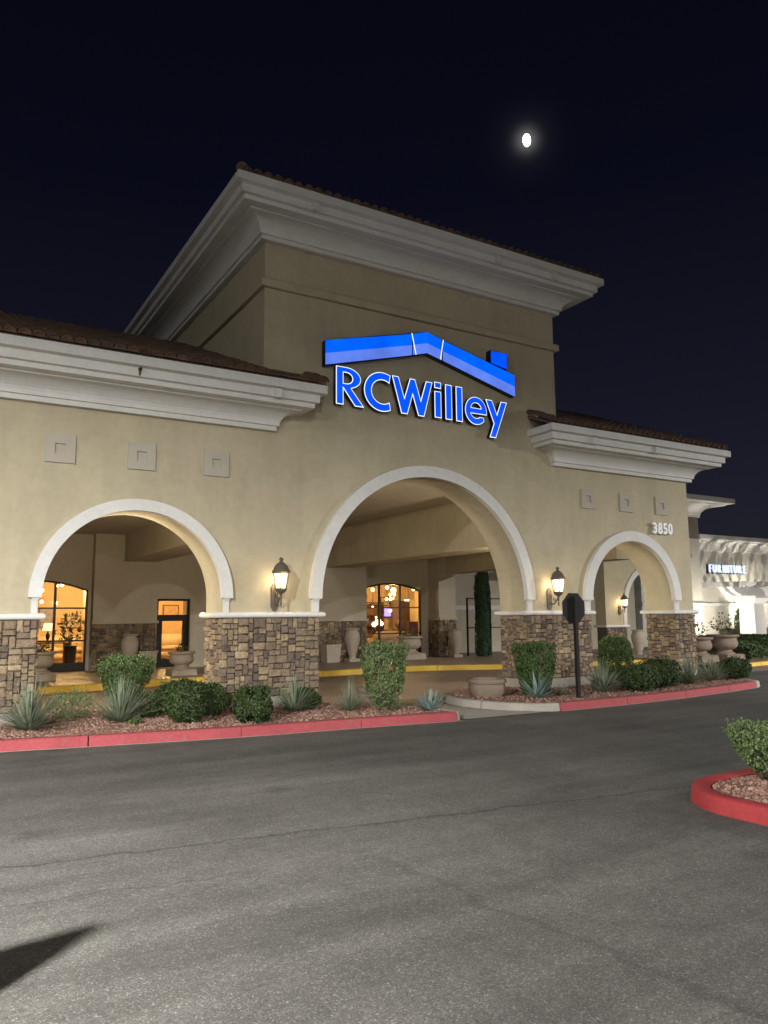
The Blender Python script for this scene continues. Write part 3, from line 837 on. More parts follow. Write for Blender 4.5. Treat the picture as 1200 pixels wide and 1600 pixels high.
# glazed door with a transom light
d = BP('door', MB().box(5.80, 5.86, 22.50, 22.58, 0.15, 2.12).box(6.70, 6.76, 22.50, 22.58, 0.15, 2.12).box(5.86, 6.70, 22.50, 22.58, 2.06, 2.12)
       .box(5.86, 6.70, 22.50, 22.58, 1.58, 1.66).box(5.86, 5.98, 22.51, 22.57, 0.16, 1.58).box(6.58, 6.70, 22.51, 22.57, 0.16, 1.58).box(5.98, 6.58, 22.51, 22.57, 0.16, 0.42).box(5.98, 6.58, 22.51, 22.57, 1.48, 1.58), BRONZE)
BP('pane', MB().box(5.86, 6.70, 22.535, 22.54, 1.66, 2.06), GLASS, d)
BP('pane', MB().box(5.98, 6.58, 22.535, 22.54, 0.42, 1.48), GLASS, d)
BP('handle', MB().tube([(6.54, 22.49, 0.85), (6.54, 22.44, 0.85), (6.54, 22.44, 1.25), (6.54, 22.49, 1.25)], 0.014, 8), CAST, d)
# wainscot of the back wall
for (a, c, vis) in ((4.05, 5.80, 1), (6.76, 12.70, 0), (15.62, 16.35, 1), (-6, 1.3, 0)):
    s0 = a if vis else max(a, 9.2)
    if s0 < c: stone_face((s0, YB + 0.01, 0.15), 'x', c - s0, 1.27, None, False)
    BP('wainscot_cap', MB().box(a - 0.03, c + 0.03, YB - 0.085, YB + 0.01, 1.425, 1.50), STUCCO_B)
stone_face((15.635, YB, 0.15), '-x', 0.62, 1.27, None, False)
BP('wainscot_cap', MB().box(15.55, 15.63, YB + 0.012, 23.04, 1.425, 1.50), STUCCO_B)
# return wall and pier of the far walk at the right, with its own arch
rw = wall_with_arches(21.30, 25.5, 20.0, 20.5, 1.12, 3.72, [(23.75, 1.38, 1.6)], 1.88)
me = rw.mesh('side_wall', recalc=False)
b_ = bmesh.new(); b_.from_mesh(me); bmesh.ops.remove_doubles(b_, verts=b_.verts, dist=1e-4); bmesh.ops.recalc_face_normals(b_, faces=b_.faces); b_.to_mesh(me); b_.free()
link('side_wall', me, STUCCO, B, world=True)
mb = MB(); N = 40
for i in range(N + 1):
    a = PI * i / N
    for r, y in ((1.36, 19.92), (1.56, 19.92), (1.56, 20.01), (1.36, 20.01)): mb.v.append((23.75 - r * math.cos(a), y, 1.88 + r * math.sin(a)))
for i in range(N):
    for t in range(4):
        u = (t + 1) % 4; mb.f.append((i * 4 + t, i * 4 + u, i * 4 + 4 + u, i * 4 + 4 + t))
mb.box(22.19, 22.35, 19.95, 20.01, 1.18, 1.87)
BP('arch_surround', mb, TRIM, smooth=True)
BP('side_pier', MB().box(21.33, 22.34, 20.02, 20.48, 0.0, 1.12), MORTAR)
stone_face((21.32, 20.03, 0.15), 'x', 1.04, 0.93, None, False)
BP('pier_cap', MB().sweep([(21.3, 20.0), (22.37, 20.0), (22.37, 20.5), (21.3, 20.5)][::-1], [(0.03, 1.09), (-0.06, 1.10), (-0.08, 1.13), (-0.06, 1.18), (0.03, 1.19)], closed=True), TRIM, smooth=True)
BP('ceiling', MB().box(20.9, 25.4, 19.3, 24.0, 3.722, 3.86), STUCCO_B)  # slab added over the far walk to keep it dark
BP('corridor_wall', MB().box(20.7, 26.5, 23.2, 23.5, 0.1, 3.72), STUCCO_B)
# rear court wall behind the cypress
BP('court_wall', MB().box(16.36, 20.6, 24.2, 24.5, 0.05, 5.2), STUCCO_B)
BP('court_band', MB().box(16.36, 20.6, 24.13, 24.21, 1.78, 1.95), TRIM)
pw = BP('stone_veneer', REST, STONE); pw['kind'] = 'stuff'

# ------------------------------------------------------------------ lettering helpers
def curve_mesh(splines, extrude, offset=0.0, res=6, bevel=0.0):
    """2-D bezier/poly outlines (x,z) -> filled mesh; each spline = list of points, smooth ones given as (x, z)"""
    c = bpy.data.curves.new('letter', 'CURVE'); c.dimensions = '2D'; c.fill_mode = 'BOTH'; c.extrude = extrude; c.offset = offset
    for pts in splines:
        s = c.splines.new('POLY'); s.points.add(len(pts) - 1); s.use_cyclic_u = True
        for p, q in zip(s.points, pts): p.co = (q[0], q[1], 0, 1)
    o = bpy.data.objects.new('tmp', c); COL.objects.link(o)
    dg = bpy.context.evaluated_depsgraph_get(); me = bpy.data.meshes.new_from_object(o.evaluated_get(dg))
    bpy.data.objects.remove(o); bpy.data.curves.remove(c)
    me.transform(Matrix.Rotation(PI / 2, 4, 'X'))
    me.materials.clear()
    return me
def text_mesh(ch, size, extrude, offset=0.0):
    c = bpy.data.curves.new('txt', 'FONT'); c.body = ch; c.size = size; c.extrude = extrude; c.offset = offset
    o = bpy.data.objects.new('tmp', c); COL.objects.link(o)
    dg = bpy.context.evaluated_depsgraph_get(); me = bpy.data.meshes.new_from_object(o.evaluated_get(dg))
    bpy.data.objects.remove(o); bpy.data.curves.remove(c)
    me.transform(Matrix.Rotation(PI / 2, 4, 'X')); me.materials.clear()
    return me
def arc(cx, cz, rx, rz, a0, a1, n=20):
    return [(cx + rx * math.cos(R(a0 + (a1 - a0) * i / n)), cz + rz * math.sin(R(a0 + (a1 - a0) * i / n))) for i in range(n + 1)]
NAVY = mat('sign_return_navy', (0.006, 0.008, 0.022), 0.4)
BLUE = emit('sign_blue_lit', (0.0, 0.085, 1.0), 1.0)
BLUE2 = emit('sign_blue_bright', (0.0, 0.12, 1.0), 1.0)
PALE = emit('sign_pale_blue_lit', (0.115, 0.22, 0.84), 0.95)
for q_ in (BLUE, BLUE2, PALE): uneven(q_)
WHITE = emit('sign_white_edge', (0.86, 0.93, 1.0), 1.15)
SG = thing('store_sign', (8.09, 12.0, 5.3), 'blue illuminated RCWilley sign with a roof outline on the tower', 'sign')
def sign_part(name, splines, y=11.85, face=BLUE, edge=True, w=0.024, parent=None):
    w *= .62
    """can letter: navy return, white lit edge, blue face a little proud"""
    body = link(name, curve_mesh(splines, 0.045), NAVY, parent or SG, world=True); body.location += Vector((0, y + 0.05, 0))
    if edge:
        e = link('edge', curve_mesh(splines, 0.002), WHITE, body); e.location = (0, -0.049, 0)
    fc = link('face', curve_mesh(splines, 0.002, -w if edge else -0.004), face, body); fc.location = (0, -0.0535, 0)
    return body
# R
x0 = 6.11; zb, zt = 5.345, 6.05; zm = (zb + zt) / 2
Rr = [[(x0, zb), (x0 + .15, zb), (x0 + .15, 5.645), (x0 + .385, zb), (x0 + .575, zb), (x0 + .315, 5.66)] + arc(x0 + .20, 5.85, .31, .20, -68, 90, 16)[0:] + [(x0, zt)],
      (arc(x0 + .21, 5.845, .125, .10, -90, 90, 12) + [(x0 + .15, 5.945), (x0 + .15, 5.745)])]
sign_part('letter', Rr)
# C
sign_part('letter', [arc(7.07, zm, .385, .375, 62, 298, 34)[0:] + arc(7.08, zm, .235, .225, 308, 52, 30)])
# straight cut ends of C are formed by the two arcs meeting
# W
Wp = [(7.285, zt), (7.43, zt), (7.555, 5.66), (7.685, zt), (7.80, zt), (7.925, 5.66), (8.05, zt), (8.20, zt), (8.00, zb), (7.865, zb), (7.742, 5.73), (7.62, zb), (7.485, zb)]
sign_part('letter', [Wp])
li = sign_part('letter', [[(8.245, zb + .02), (8.40, zb + .02), (8.40, 5.89), (8.245, 5.89)], [(8.245, 5.95), (8.40, 5.95), (8.40, 6.075), (8.245, 6.075)]])
sign_part('letter', [[(8.50, zb + .015), (8.655, zb + .015), (8.655, 6.06), (8.50, 6.06)]])
sign_part('letter', [[(8.755, zb + .01), (8.91, zb + .01), (8.91, 6.06), (8.755, 6.06)]])
# e
ce, cz_ = 9.245, 5.625
sign_part('letter', [arc(ce, cz_, .27, .285, 0, 318, 34)[0:] + [(9.43, 5.505)] + arc(ce, cz_, .145, .15, 310, 205, 12) + [(9.515, 5.565)],
                     arc(ce, cz_ + .04, .125, .12, 8, 172, 12)], w=0.02)
# y
sign_part('letter', [[(9.49, 5.90), (9.655, 5.90), (9.775, 5.62), (9.885, 5.90), (10.045, 5.90), (9.735, 5.125), (9.575, 5.125), (9.69, 5.42)]])
# roof outline above the letters
def band(pts, f0, f1):
    """strip between fractions f0..f1 of the vertical thickness"""
    top = [(x, lo + (hi - lo) * f1) for x, lo, hi in pts]; bot = [(x, lo + (hi - lo) * f0) for x, lo, hi in pts]
    return bot + top[::-1]
LA = [(5.90, 6.03, 6.49), (7.74, 6.52, 6.945)]; LB = [(7.765, 6.53, 6.955), (8.09, 6.62, 7.05)]; RB = [(8.093, 6.62, 7.05), (8.44, 6.535, 6.96)]; RA = [(8.465, 6.53, 6.95), (10.27, 6.06, 6.525)]
body = link('roof_panel', curve_mesh([band([LA[0], LB[1], RA[1]], 0, 1)], 0.07), NAVY, SG, world=True); body.location += Vector((0, 11.925, 0))
def slant(pts, dx0, dx1):
    return pts
for pts in (LA, LB, RB, RA):
    for f0, f1, mt_ in ((0.0, 0.46, PALE), (0.46, 0.985, BLUE2)):
        fc = link('face', curve_mesh([band(pts, f0, f1)], 0.002), mt_, body); fc.location = (0, -0.0745, 0)
for (xa, za, xb, zb_) in ((7.74, 6.955, 7.83, 6.545), (8.475, 6.955, 8.40, 6.545)):
    fc = link('seam', curve_mesh([[(xa - .009, za), (xa + .009, za), (xb + .009, zb_), (xb - .009, zb_)]], 0.002), WHITE, body); fc.location = (0, -0.079, 0)
ch = link('chimney_panel', curve_mesh([[(9.65, 6.675), (10.08, 6.60), (10.09, 6.955), (9.65, 6.955)]], 0.07), NAVY, SG, world=True); ch.location += Vector((0, 11.925, 0))
fc = link('face', curve_mesh([[(9.665, 6.69), (10.07, 6.618), (10.078, 6.945), (9.665, 6.945)]], 0.002), BLUE, ch); fc.location = (0, -0.0745, 0)

# house number
NUMW = mat('number_white', (0.8, 0.8, 0.78), 0.5, 0.05, 20)
HN = thing('house_number', (14.7, 11.97, 3.43), 'white raised house number 3850 above the small right arch', 'house number')
for i, c in enumerate('3850'):
    me = text_mesh(c, 0.345, 0.03, 0.013)
    o = link('digit', me, NUMW, HN); o.location = (-0.36 + i * 0.175, -0.035, 0.0); o.scale = (0.82, 1, 1)

# ------------------------------------------------------------------ wall lanterns (lit)
BULB = emit('lantern_glass_lit', (1.0, 0.84, 0.56), 2.2)
def lantern(loc, label, power, rz=0.0, col=(1.0, 0.74, 0.42)):
    t = thing('wall_lantern', loc, label, 'wall lantern', 'lit coach lanterns on the walls', rz)
    # local: wall plane at y=0, lamp hangs at y=-0.26
    cy = -0.26
    mb = MB(); pl = [(-.055, -.02), (-.03, -.07), (0, -.085), (.03, -.07), (.055, -.02), (.055, .27), (.03, .32), (0, .335), (-.03, .32), (-.055, .27)]
    mb.prism(pl, 'y', -0.03, 0.0)
    put('backplate', mb, LAMPIRON, t)
    arm = MB()
    arm.tube([(0, -0.02, 0.05), (0, -.08, 0.02), (0, -.15, 0.03), (0, -.21, 0.09), (0, cy, .15)], [.014, .014, .013, .012, .012], 8)
    sc = [(0, -.05 - .045 * math.cos(a) * (1 - a / 14), .16 + .05 * math.sin(a) * (1 - a / 14)) for a in np.linspace(0, 7.5, 18)]
    arm.tube(sc, .008, 6)
    sc = [(0, -.15 + .035 * math.cos(a) * (1 - a / 12), .10 + .035 * math.sin(a) * (1 - a / 12)) for a in np.linspace(0, 7, 16)]
    arm.tube(sc, .007, 6)
    put('arm', arm, LAMPIRON, t, smooth=True)
    put('stem', MB().lathe([(0.003, -.02), (.012, .0), (.018, .03), (.012, .07), (.022, .10), (.018, .14), (.03, .17), (.075, .20), (.088, .235), (.092, .25), (.03, .255)], 12, 0, cy), LAMPIRON, t, smooth=True)
    g = put('glass', MB().lathe([(.080, .252), (.118, .475)], 6, 0, cy), BULB, t)
    cage = MB()
    for k in range(6):
        a = 2 * PI * k / 6; cage.tube([(.084 * math.cos(a), cy + .084 * math.sin(a), .25), (.122 * math.cos(a), cy + .122 * math.sin(a), .48)], .0085, 5)
    cage.lathe([(.118, .470), (.128, .472), (.128, .486), (.118, .488)], 6, 0, cy, cap=False)
    put('cage', cage, LAMPIRON, t)
    put('hood', MB().lathe([(.135, .480), (.14, .50), (.118, .53), (.105, .565), (.08, .605), (.04, .635), (.03, .64), (.022, .66), (.034, .675), (.034, .69), (.015, .71), (.003, .712)], 16, 0, cy), LAMPIRON, t, smooth=True)
    # the bulb's light leaves the lantern through its open sides
    for dy in (-.16, .13):
        light('bulb', 'POINT', (0.0, cy + dy, .36), power * (0.6 if dy < 0 else 0.4), col, t, size=0.05)
    return t
LZ = 1.83
lantern((5.03, 12.0, 1.775), 'lit coach lantern on the stucco between the left and middle arches', 11).scale = (1.1,) * 3
lantern((11.14, 12.0, 1.775), 'lit coach lantern behind the black octagonal sign', 11).scale = (1.1,) * 3
lantern((4.45, 12.82, 1.80), 'lit coach lantern on the rear face of the middle stone pier', 330, PI, (1, .85, .63))
lantern((11.9, 12.82, 1.80), 'added fill lantern on the rear face of the pier behind the octagonal sign', 200, PI, (1, .85, .63))  # unseen lantern added as warm fill under the canopy
lantern((0.75, 12.82, 1.80), 'added fill lantern on the rear face of the left stone pier', 470, PI, (1, .85, .63))  # unseen lantern added to brighten the left bay and its ceiling
lantern((22.0, 20.0, 1.62), 'small lit lantern on the inner wall seen through the right arch', 14)

# ------------------------------------------------------------------ octagonal sign seen from behind
SP = thing('stop_sign', (10.2, 10.31, 0.11), 'black back of an octagonal sign on a square post by the red kerb', 'sign')
oc = [(0.275 / math.cos(PI / 8) * math.cos(PI / 8 + k * PI / 4), 1.59 + 0.275 / math.cos(PI / 8) * math.sin(PI / 8 + k * PI / 4)) for k in range(8)]
put('post', MB().box(-.032, .032, -.032, .032, -0.15, 1.80), BLACK, SP)
put('panel', MB().prism(oc, 'y', 0.034, 0.040), BLACK, SP)
put('rib', MB().box(-.05, .05, .033 - .012, .0335, 1.40, 1.78), BLACK, SP)
REDP = mat('sign_red', (0.4, 0.02, 0.03), 0.5)
put('front_sheet', MB().prism([(x * .96, 1.59 + (z - 1.59) * .96) for x, z in oc], 'y', 0.0402, 0.042), REDP, SP)
for z in (1.45, 1.72): put('bolt', MB().lathe([(.012, 0), (.012, .012), (.004, .014)], 8, 0, 0), BRONZE, SP).location = (0, -0.033, z)
for o in SP.children:
    if o.name.startswith('bolt'): o.rotation_euler = (PI / 2, 0, 0)

# ------------------------------------------------------------------ plants
def leaf_mesh(name, C, D, Nn, L_, Wd, material, fold=0.25):
    """one rhombic leaf (two triangles with a fold) for each centre C, direction D, normal Nn"""
    n = len(C); S_ = np.cross(D, Nn); S_ /= np.linalg.norm(S_, axis=1, keepdims=True) + 1e-9
    N2 = np.cross(S_, D)
    L_ = L_[:, None]; Wd = Wd[:, None]
    a = C - D * L_ * .5; c = C + D * L_ * .5; l = C + S_ * Wd * .5 + N2 * Wd * fold - D * L_ * .06; r = C - S_ * Wd * .5 + N2 * Wd * fold - D * L_ * .06
    V = np.stack([a, r, c, l], 1).reshape(-1, 3)
    me = bpy.data.meshes.new(name); me.vertices.add(4 * n); me.vertices.foreach_set('co', V.ravel().astype(np.float32))
    idx = (np.arange(n)[:, None] * 4 + np.array([[0, 1, 2, 0, 2, 3]])).ravel()
    me.loops.add(6 * n); me.loops.foreach_set('vertex_index', idx.astype(np.int32))
    me.polygons.add(2 * n); me.polygons.foreach_set('loop_start', np.arange(0, 6 * n, 3, dtype=np.int32))
    me.update(calc_edges=True); me.validate(); me.materials.append(material)
    return me
def unit(n):
    v = rng.normal(size=(n, 3)); return v / np.linalg.norm(v, axis=1, keepdims=True)
def shrub_points(n, shape, w, h, lump=0.10, taper=0.34):
    """points through the outer part of a clipped or loose crown, w wide and h high, base at z=0"""
    u = unit(n); ph = rng.uniform(0, 6.3, 6)
    bumps = 1 + lump * (np.sin(u[:, 0] * 5 + ph[0]) * np.sin(u[:, 1] * 6 + ph[1]) + 0.6 * np.sin(u[:, 2] * 8 + ph[2]) * np.sin(u[:, 0] * 9 + ph[3]))
    rad = (0.45 + 0.55 * rng.random(n) ** 0.33) * bumps
    rad *= 1 + np.where(rng.random(n) < 0.06, rng.uniform(0, .16, n), 0)
    if shape == 'ball':
        P = u * rad[:, None] * np.array([w / 2, w / 2, h / 2]); P[:, 2] += h / 2
    else:
        p = 3.4 if shape == 'box' else 6.0
        q = u / (np.abs(u) ** p).sum(1, keepdims=True) ** (1 / p)
        ca, sa = math.cos(.4), math.sin(.4)
        P = q * rad[:, None] * np.array([w / 2, w / 2, h / 2]); P[:, 2] += h / 2
        P[:, :2] *= 1 / np.maximum(1.0, np.hypot(P[:, 0], P[:, 1]) / (w * .56))[:, None]
        if shape == 'vase':
            t = np.clip(P[:, 2] / h, 0, 1); s = taper + (1.02 - taper) * np.clip(t * 1.12, 0, 1) ** 0.8
            P[:, 0] *= s; P[:, 1] *= s
    return P, u
def shrub(loc, label, shape, w, h, n, material, leaf=0.05, group='clipped shrubs in the front beds', stems=7, lift=0.0, lump=0.10, rz=None, name='shrub', taper=0.36):
    t = thing(name, loc, label, 'shrub', group, random.uniform(0, 6.3) if rz is None else rz)
    n = int(n * 1.9); leaf *= .8
    P, u = shrub_points(n, shape, w, h - lift, lump if shape == 'ball' else lump * .8, taper); P[:, 2] += lift
    # gaps: leaves are missing in pockets so that the inside and the stems show
    ph = rng.uniform(0, 6.3, 6); q = P * 13.0
    g = np.sin(q[:, 0] + ph[0] + 1.7 * np.sin(q[:, 1] * .7 + ph[1])) * np.sin(q[:, 1] * 1.1 + ph[2]) * np.sin(q[:, 2] * 1.2 + ph[3] + 1.3 * np.sin(q[:, 0] * .6 + ph[4]))
    low = np.clip(1.4 - P[:, 2] / (h * .45), 0, 1) * (0.45 if lift else 0.1)
    keep = (g < .30) & (rng.random(n) > low); P, u = P[keep], u[keep]; n = len(P)
    D = unit(n) * .8 + u * .5 + np.array([0, 0, .35]); D /= np.linalg.norm(D, axis=1, keepdims=True)
    Nn = unit(n) * .7 + u
    L_ = leaf * rng.uniform(.7, 1.3, n)
    link('foliage', leaf_mesh('foliage', P, D, Nn, L_, L_ * .62, material), None, t)
    st = MB()
    for k in range(stems):
        a = random.uniform(0, 6.3); r = random.uniform(.15, .42) * w; zt_ = random.uniform(.55, .9) * h
        p1 = (r * .35 * math.cos(a), r * .35 * math.sin(a), zt_ * .45)
        st.tube([(.03 * math.cos(a), .03 * math.sin(a), -0.05), p1, (r * math.cos(a), r * math.sin(a), zt_)], [.011, .008, .003], 5)
    put('stems', st, BARK, t)
    # stray shoots past the clipped outline
    tw = MB(); C_, D_ = [], []
    for k in rng.integers(0, n, int(26 * w / .7)):
        if P[k, 2] < h * .45: continue
        o = Vector(P[k]); d = Vector((u[k, 0] * .5, u[k, 1] * .5, .9)) + Vector(rng.normal(0, .3, 3)); d.normalize(); L0 = rng.uniform(.05, .13)
        tw.tube([o - d * .05, o + d * L0], [.003, .0015], 4)
        for q in np.linspace(.2, 1, 5): C_.append(o + d * L0 * q + Vector(rng.normal(0, .008, 3))); D_.append((d + Vector(rng.normal(0, .6, 3))).normalized())
    if C_:
        put('shoots', tw, BARK, t); l2 = leaf * rng.uniform(.6, 1.1, len(C_))
        link('shoot_leaves', leaf_mesh('shoot_leaves', np.array(C_), np.array(D_), unit(len(C_)), l2, l2 * .6, material), None, t)['kind'] = 'stuff'
    return t
def blades(loc, label, w, h, n, wid, material, name='yucca', droop=0.11, cat='yucca', group='spiky plants in the front beds', dead=10, rz=None):
    w *= 1.22; h *= 1.14; wid *= 1.15
    t = thing(name, loc, label, cat, group, random.uniform(0, 6.3) if rz is None else rz)
    def build(n, lo, hi, mt, nm, lf):
        mb = MB()
        for k in range(n):
            a = random.uniform(0, 6.3); el = R(random.uniform(lo, hi)); ce = math.cos(el); L_ = lf * random.uniform(.68, 1.04) / math.hypot(ce / (w / 2 + .02), math.sin(el) / h)
            wd = wid * random.uniform(.75, 1.2); m_ = 5; side = (-math.sin(a), math.cos(a)); pts = []
            x, z = .02, 0.0; e = el
            for i in range(m_ + 1):
                s = i / m_; ww = wd * (0.55 + 0.9 * s) * (1 - s) ** 0.8 if i < m_ else 0.0005
                ww = wd * max(0.02, (1 - s ** 2.2)) * (0.7 + 0.3 * math.sin(PI * s))
                pts.append((x, z, ww)); x += math.cos(e) * L_ / m_; z += math.sin(e) * L_ / m_; e -= droop * random.uniform(.4, 1.4) * (s + .2) * math.cos(e)
            vs = []; o = random.uniform(-.03, .03)
            for x, z, ww in pts:
                cx, cy = x * math.cos(a) + side[0] * o, x * math.sin(a) + side[1] * o
                vs += [(cx - side[0] * ww / 2, cy - side[1] * ww / 2, z + ww * .22), (cx, cy, z), (cx + side[0] * ww / 2, cy + side[1] * ww / 2, z + ww * .22)]
            fs = []
            for i in range(m_):
                fs += [(i * 3, i * 3 + 1, i * 3 + 4, i * 3 + 3), (i * 3 + 1, i * 3 + 2, i * 3 + 5, i * 3 + 4)]
            mb.add(vs, fs)
        me = mb.mesh(nm, recalc=False); link(nm, me, mt, t)
    tall = math.degrees(math.atan2(h, w / 2))
    build(int(n * .6), 42, 88, material, 'blades', .98); build(int(n * 1.0), 12, 50, material, 'outer_blades', 1.0)
    if dead: build(dead, -5, 18, DRY, 'dry_blades', .45)
    return t
G = bed_z
def at(x, y): return (x, y, G(x, y))
# left bed
blades(at(1.31, 11.35), 'large grey green yucca at the far left of the bed', .95, .70, 150, .020, YUC)
shrub(at(1.90, 11.95), 'low wispy sage shrub between the two left yuccas', 'ball', .62, .42, 1500, LEAF_P, .032, stems=16, lump=.2, group='loose shrubs in the front beds')
shrub(at(2.84, 12.75), 'flat topped vase shaped shrub in front of the left arch', 'vase', .80, .84, 6800, LEAF_M, .045)
blades(at(2.50, 11.45), 'spreading yucca in front of the flat topped shrub under the left arch', .95, .62, 150, .018, YUC)
shrub(at(2.95, 11.75), 'small dark bush low behind the spreading yucca', 'ball', .5, .36, 2200, LEAF_D, .04)
shrub(at(3.45, 12.2), 'dark bush half hidden behind the round bush by the stone pier', 'ball', .62, .46, 3000, LEAF_D, .045)
shrub(at(3.30, 10.98), 'round dark green bush left of the middle stone pier', 'ball', .61, .60, 5500, LEAF_D, .05)
shrub(at(3.80, 11.45), 'dark bush tucked against the left edge of the middle stone pier', 'ball', .58, .48, 3200, LEAF_D, .045)
shrub(at(4.15, 10.62), 'round dark green bush in front of the middle stone pier', 'box', .52, .48, 4800, LEAF_D, .05)
blades(at(5.05, 11.25), 'yucca at the foot of the middle stone pier, right of the round bush', .85, .56, 140, .02, YUC, dead=22)
shrub(at(5.32, 11.45), 'dark shrub behind the yucca at the right edge of the middle pier', 'ball', .55, .34, 2200, LEAF_D, .045)
blades(at(5.90, 10.95), 'thin upright grassy yucca left of the tall leafy shrub', .66, .58, 120, .011, YUC, droop=.12, dead=5)
shrub(at(6.38, 10.70), 'tall leafy shrub with bare pale stems in front of the middle arch', 'vase', .69, 1.04, 6000, LEAF_P, .045, stems=18, lift=.06, taper=.62)
blades(at(7.0, 10.32), 'small stiff agave at the right tip of the left bed', .56, .34, 60, .034, AGA, name='agave', cat='agave', droop=.05, dead=0)
tg = shrub(at(2.62, 11.08), 'tiny green sprout in the gravel by the left yucca', 'ball', .18, .10, 260, LEAF_M, .03, stems=3, group='loose shrubs in the front beds')
# right bed
blades(at(9.50, 10.62), 'blue grey agave with broad blades at the left of the right bed', .66, .56, 30, .055, AGA, name='agave', cat='agave', droop=.04, dead=0)
shrub(at(9.95, 11.15), 'flat topped green shrub behind the blue agave', 'vase', .76, .96, 7200, LEAF_M, .045, taper=.55)
blades(at(10.32, 10.85), 'small thin yucca just left of the black sign post', .38, .36, 45, .012, YUC, dead=2, droop=.12)
blades(at(11.25, 10.72), 'dense yucca with dry tips right of the black sign post', .86, .66, 150, .02, YUC, dead=16)
shrub(at(13.55, 12.5), 'flat topped shrub standing under the small right arch', 'box', .74, .95, 7000, LEAF_M, .045)
shrub(at(12.05, 10.55), 'left one of the two low dark bushes before the right arch', 'ball', .80, .52, 5500, LEAF_D, .05)
shrub(at(12.90, 10.75), 'right one of the two low dark bushes before the right arch', 'ball', .85, .56, 5500, LEAF_D, .05)
blades(at(14.10, 11.0), 'wide yucca in front of the last stone pier', .95, .60, 150, .02, YUC)
blades(at(15.0, 11.1), 'yucca beside the last dark bush at the right end of the bed', .85, .58, 130, .02, YUC)
shrub(at(15.95, 11.2), 'round dark bush at the far right end of the bed', 'ball', .72, .48, 4500, LEAF_D, .05)
# island
shrub((6.62, 4.30, 0.09), 'pale green clipped shrub on the corner island at the right', 'vase', .78, .52, 9500, LEAF_P, .030, group='shrub on the island', stems=60, lift=.10, lump=.12, taper=.5)

# ------------------------------------------------------------------ pots, urns, vases
def pot(loc, label, kind, mtl, scale=1.0, group='cast stone pots', plant=None):
    t = thing({'bowl': 'bowl_planter', 'urn': 'urn_planter', 'vase': 'tall_vase', 'cube': 'square_planter'}[kind], loc, label, 'planter' if kind != 'vase' else 'vase', group)
    t.scale = (scale,) * 3
    if kind == 'bowl':
        put('bowl', MB().lathe([(.22, 0), (.29, .02), (.335, .10), (.345, .22), (.33, .25), (.365, .26), (.375, .30), (.355, .335), (.30, .335), (.285, .28), (.05, .27)], 32), mtl, t, smooth=True)
        put('soil', MB().lathe([(.285, .27), (.15, .285), (.02, .29)], 16), SOIL, t)
    elif kind == 'urn':
        put('base', MB().frustum(0, 0, 0, .14, .34, .34, .33, .33).frustum(0, 0, .141, .17, .34, .34, .30, .30), mtl, t)
        put('bowl', MB().lathe([(.25, .171), (.25, .20), (.19, .23), (.19, .27), (.28, .31), (.325, .37), (.33, .44), (.30, .52), (.30, .55), (.355, .57), (.37, .60), (.35, .63), (.29, .63), (.27, .57), (.05, .56)], 32), mtl, t, smooth=True)
        put('soil', MB().lathe([(.275, .58), (.15, .595), (.02, .60)], 16), SOIL, t)
    elif kind == 'vase':
        put('base', MB().box(-.17, .17, -.17, .17, 0, .09), mtl, t)
        put('body', MB().lathe([(.12, .091), (.12, .12), (.10, .14), (.13, .25), (.19, .45), (.235, .66), (.235, .76), (.20, .85), (.175, .88), (.175, .91), (.22, .93), (.22, .96), (.19, .965), (.16, .93), (.02, .90)], 28), mtl, t, smooth=True)
    else:
        put('box', MB().frustum(0, 0, 0, .50, .22, .22, .25, .25).frustum(0, 0, .501, .56, .27, .27, .27, .27), mtl, t)
        put('soil', MB().box(-.24, .24, -.24, .24, .555, .563), SOIL, t)
    if plant: plant(t)
    return t
def tuft(n, w, h, z, material, leaf):
    def f(t):
        P, u = shrub_points(n, 'ball', w, h, .3); P[:, 2] += z
        D = unit(n) * .6 + u * .6 + np.array([0, 0, .3]); D /= np.linalg.norm(D, axis=1, keepdims=True)
        L_ = leaf * rng.uniform(.7, 1.3, n)
        link('plant', leaf_mesh('plant', P, D, unit(n) + u, L_, L_ * .5, material), None, t)['kind'] = 'stuff'
        st = MB()
        for k in range(5):
            a = random.uniform(0, 6.3); st.tube([(0.03 * math.cos(a), .03 * math.sin(a), z - .12), (w * .3 * math.cos(a), w * .3 * math.sin(a), z + h * .75)], [.01, .004], 5)
        put('stems', st, BARK, t)
    return f
pot((9.03, 11.45, 0.10), 'low brown bowl planter at the corner of the right bed', 'bowl', TERRA, .98)
pot((7.0, 12.0, 0.012), 'low brown bowl planter half hidden behind the tall leafy shrub', 'bowl', TERRA, .98)
pot((5.72, 19.6, 0.15), 'stone urn on a square base in front of the glass door', 'urn', CAST, .92, plant=tuft(60, .3, .25, .6, LEAF_D, .08))
pot((2.42, 19.9, 0.15), 'stone urn partly hidden behind the left pier', 'urn', CAST, 1.05, plant=tuft(160, .5, .25, .58, LEAF_D, .07))
pot((8.93, 19.3, 0.15), 'slim stone urn peeking out right of the middle pier', 'urn', CAST, .8)
pot((4.92, 21.75, 0.15), 'tall stone vase against the stone wainscot under the left arch', 'vase', CAST, 1.03)
pot((5.42, 21.95, 0.15), 'square stone planter beside the glass door', 'cube', CAST, .95)
pot((11.85, 21.85, 0.15), 'tall stone vase left of the middle shop window', 'vase', CAST, 1.08)
pot((11.15, 22.0, 0.15), 'square stone planter left of the tall vase under the middle arch', 'cube', CAST, 1.0)
pot((12.75, 21.8, 0.15), 'low stone bowl planter under the middle shop window', 'bowl', CAST, 1.25, plant=tuft(120, .45, .2, .3, LEAF_D, .07))
pot((14.05, 21.9, 0.15), 'large stone urn in front of the middle shop window', 'urn', CAST, 1.2, plant=tuft(120, .55, .22, .6, LEAF_D, .08))
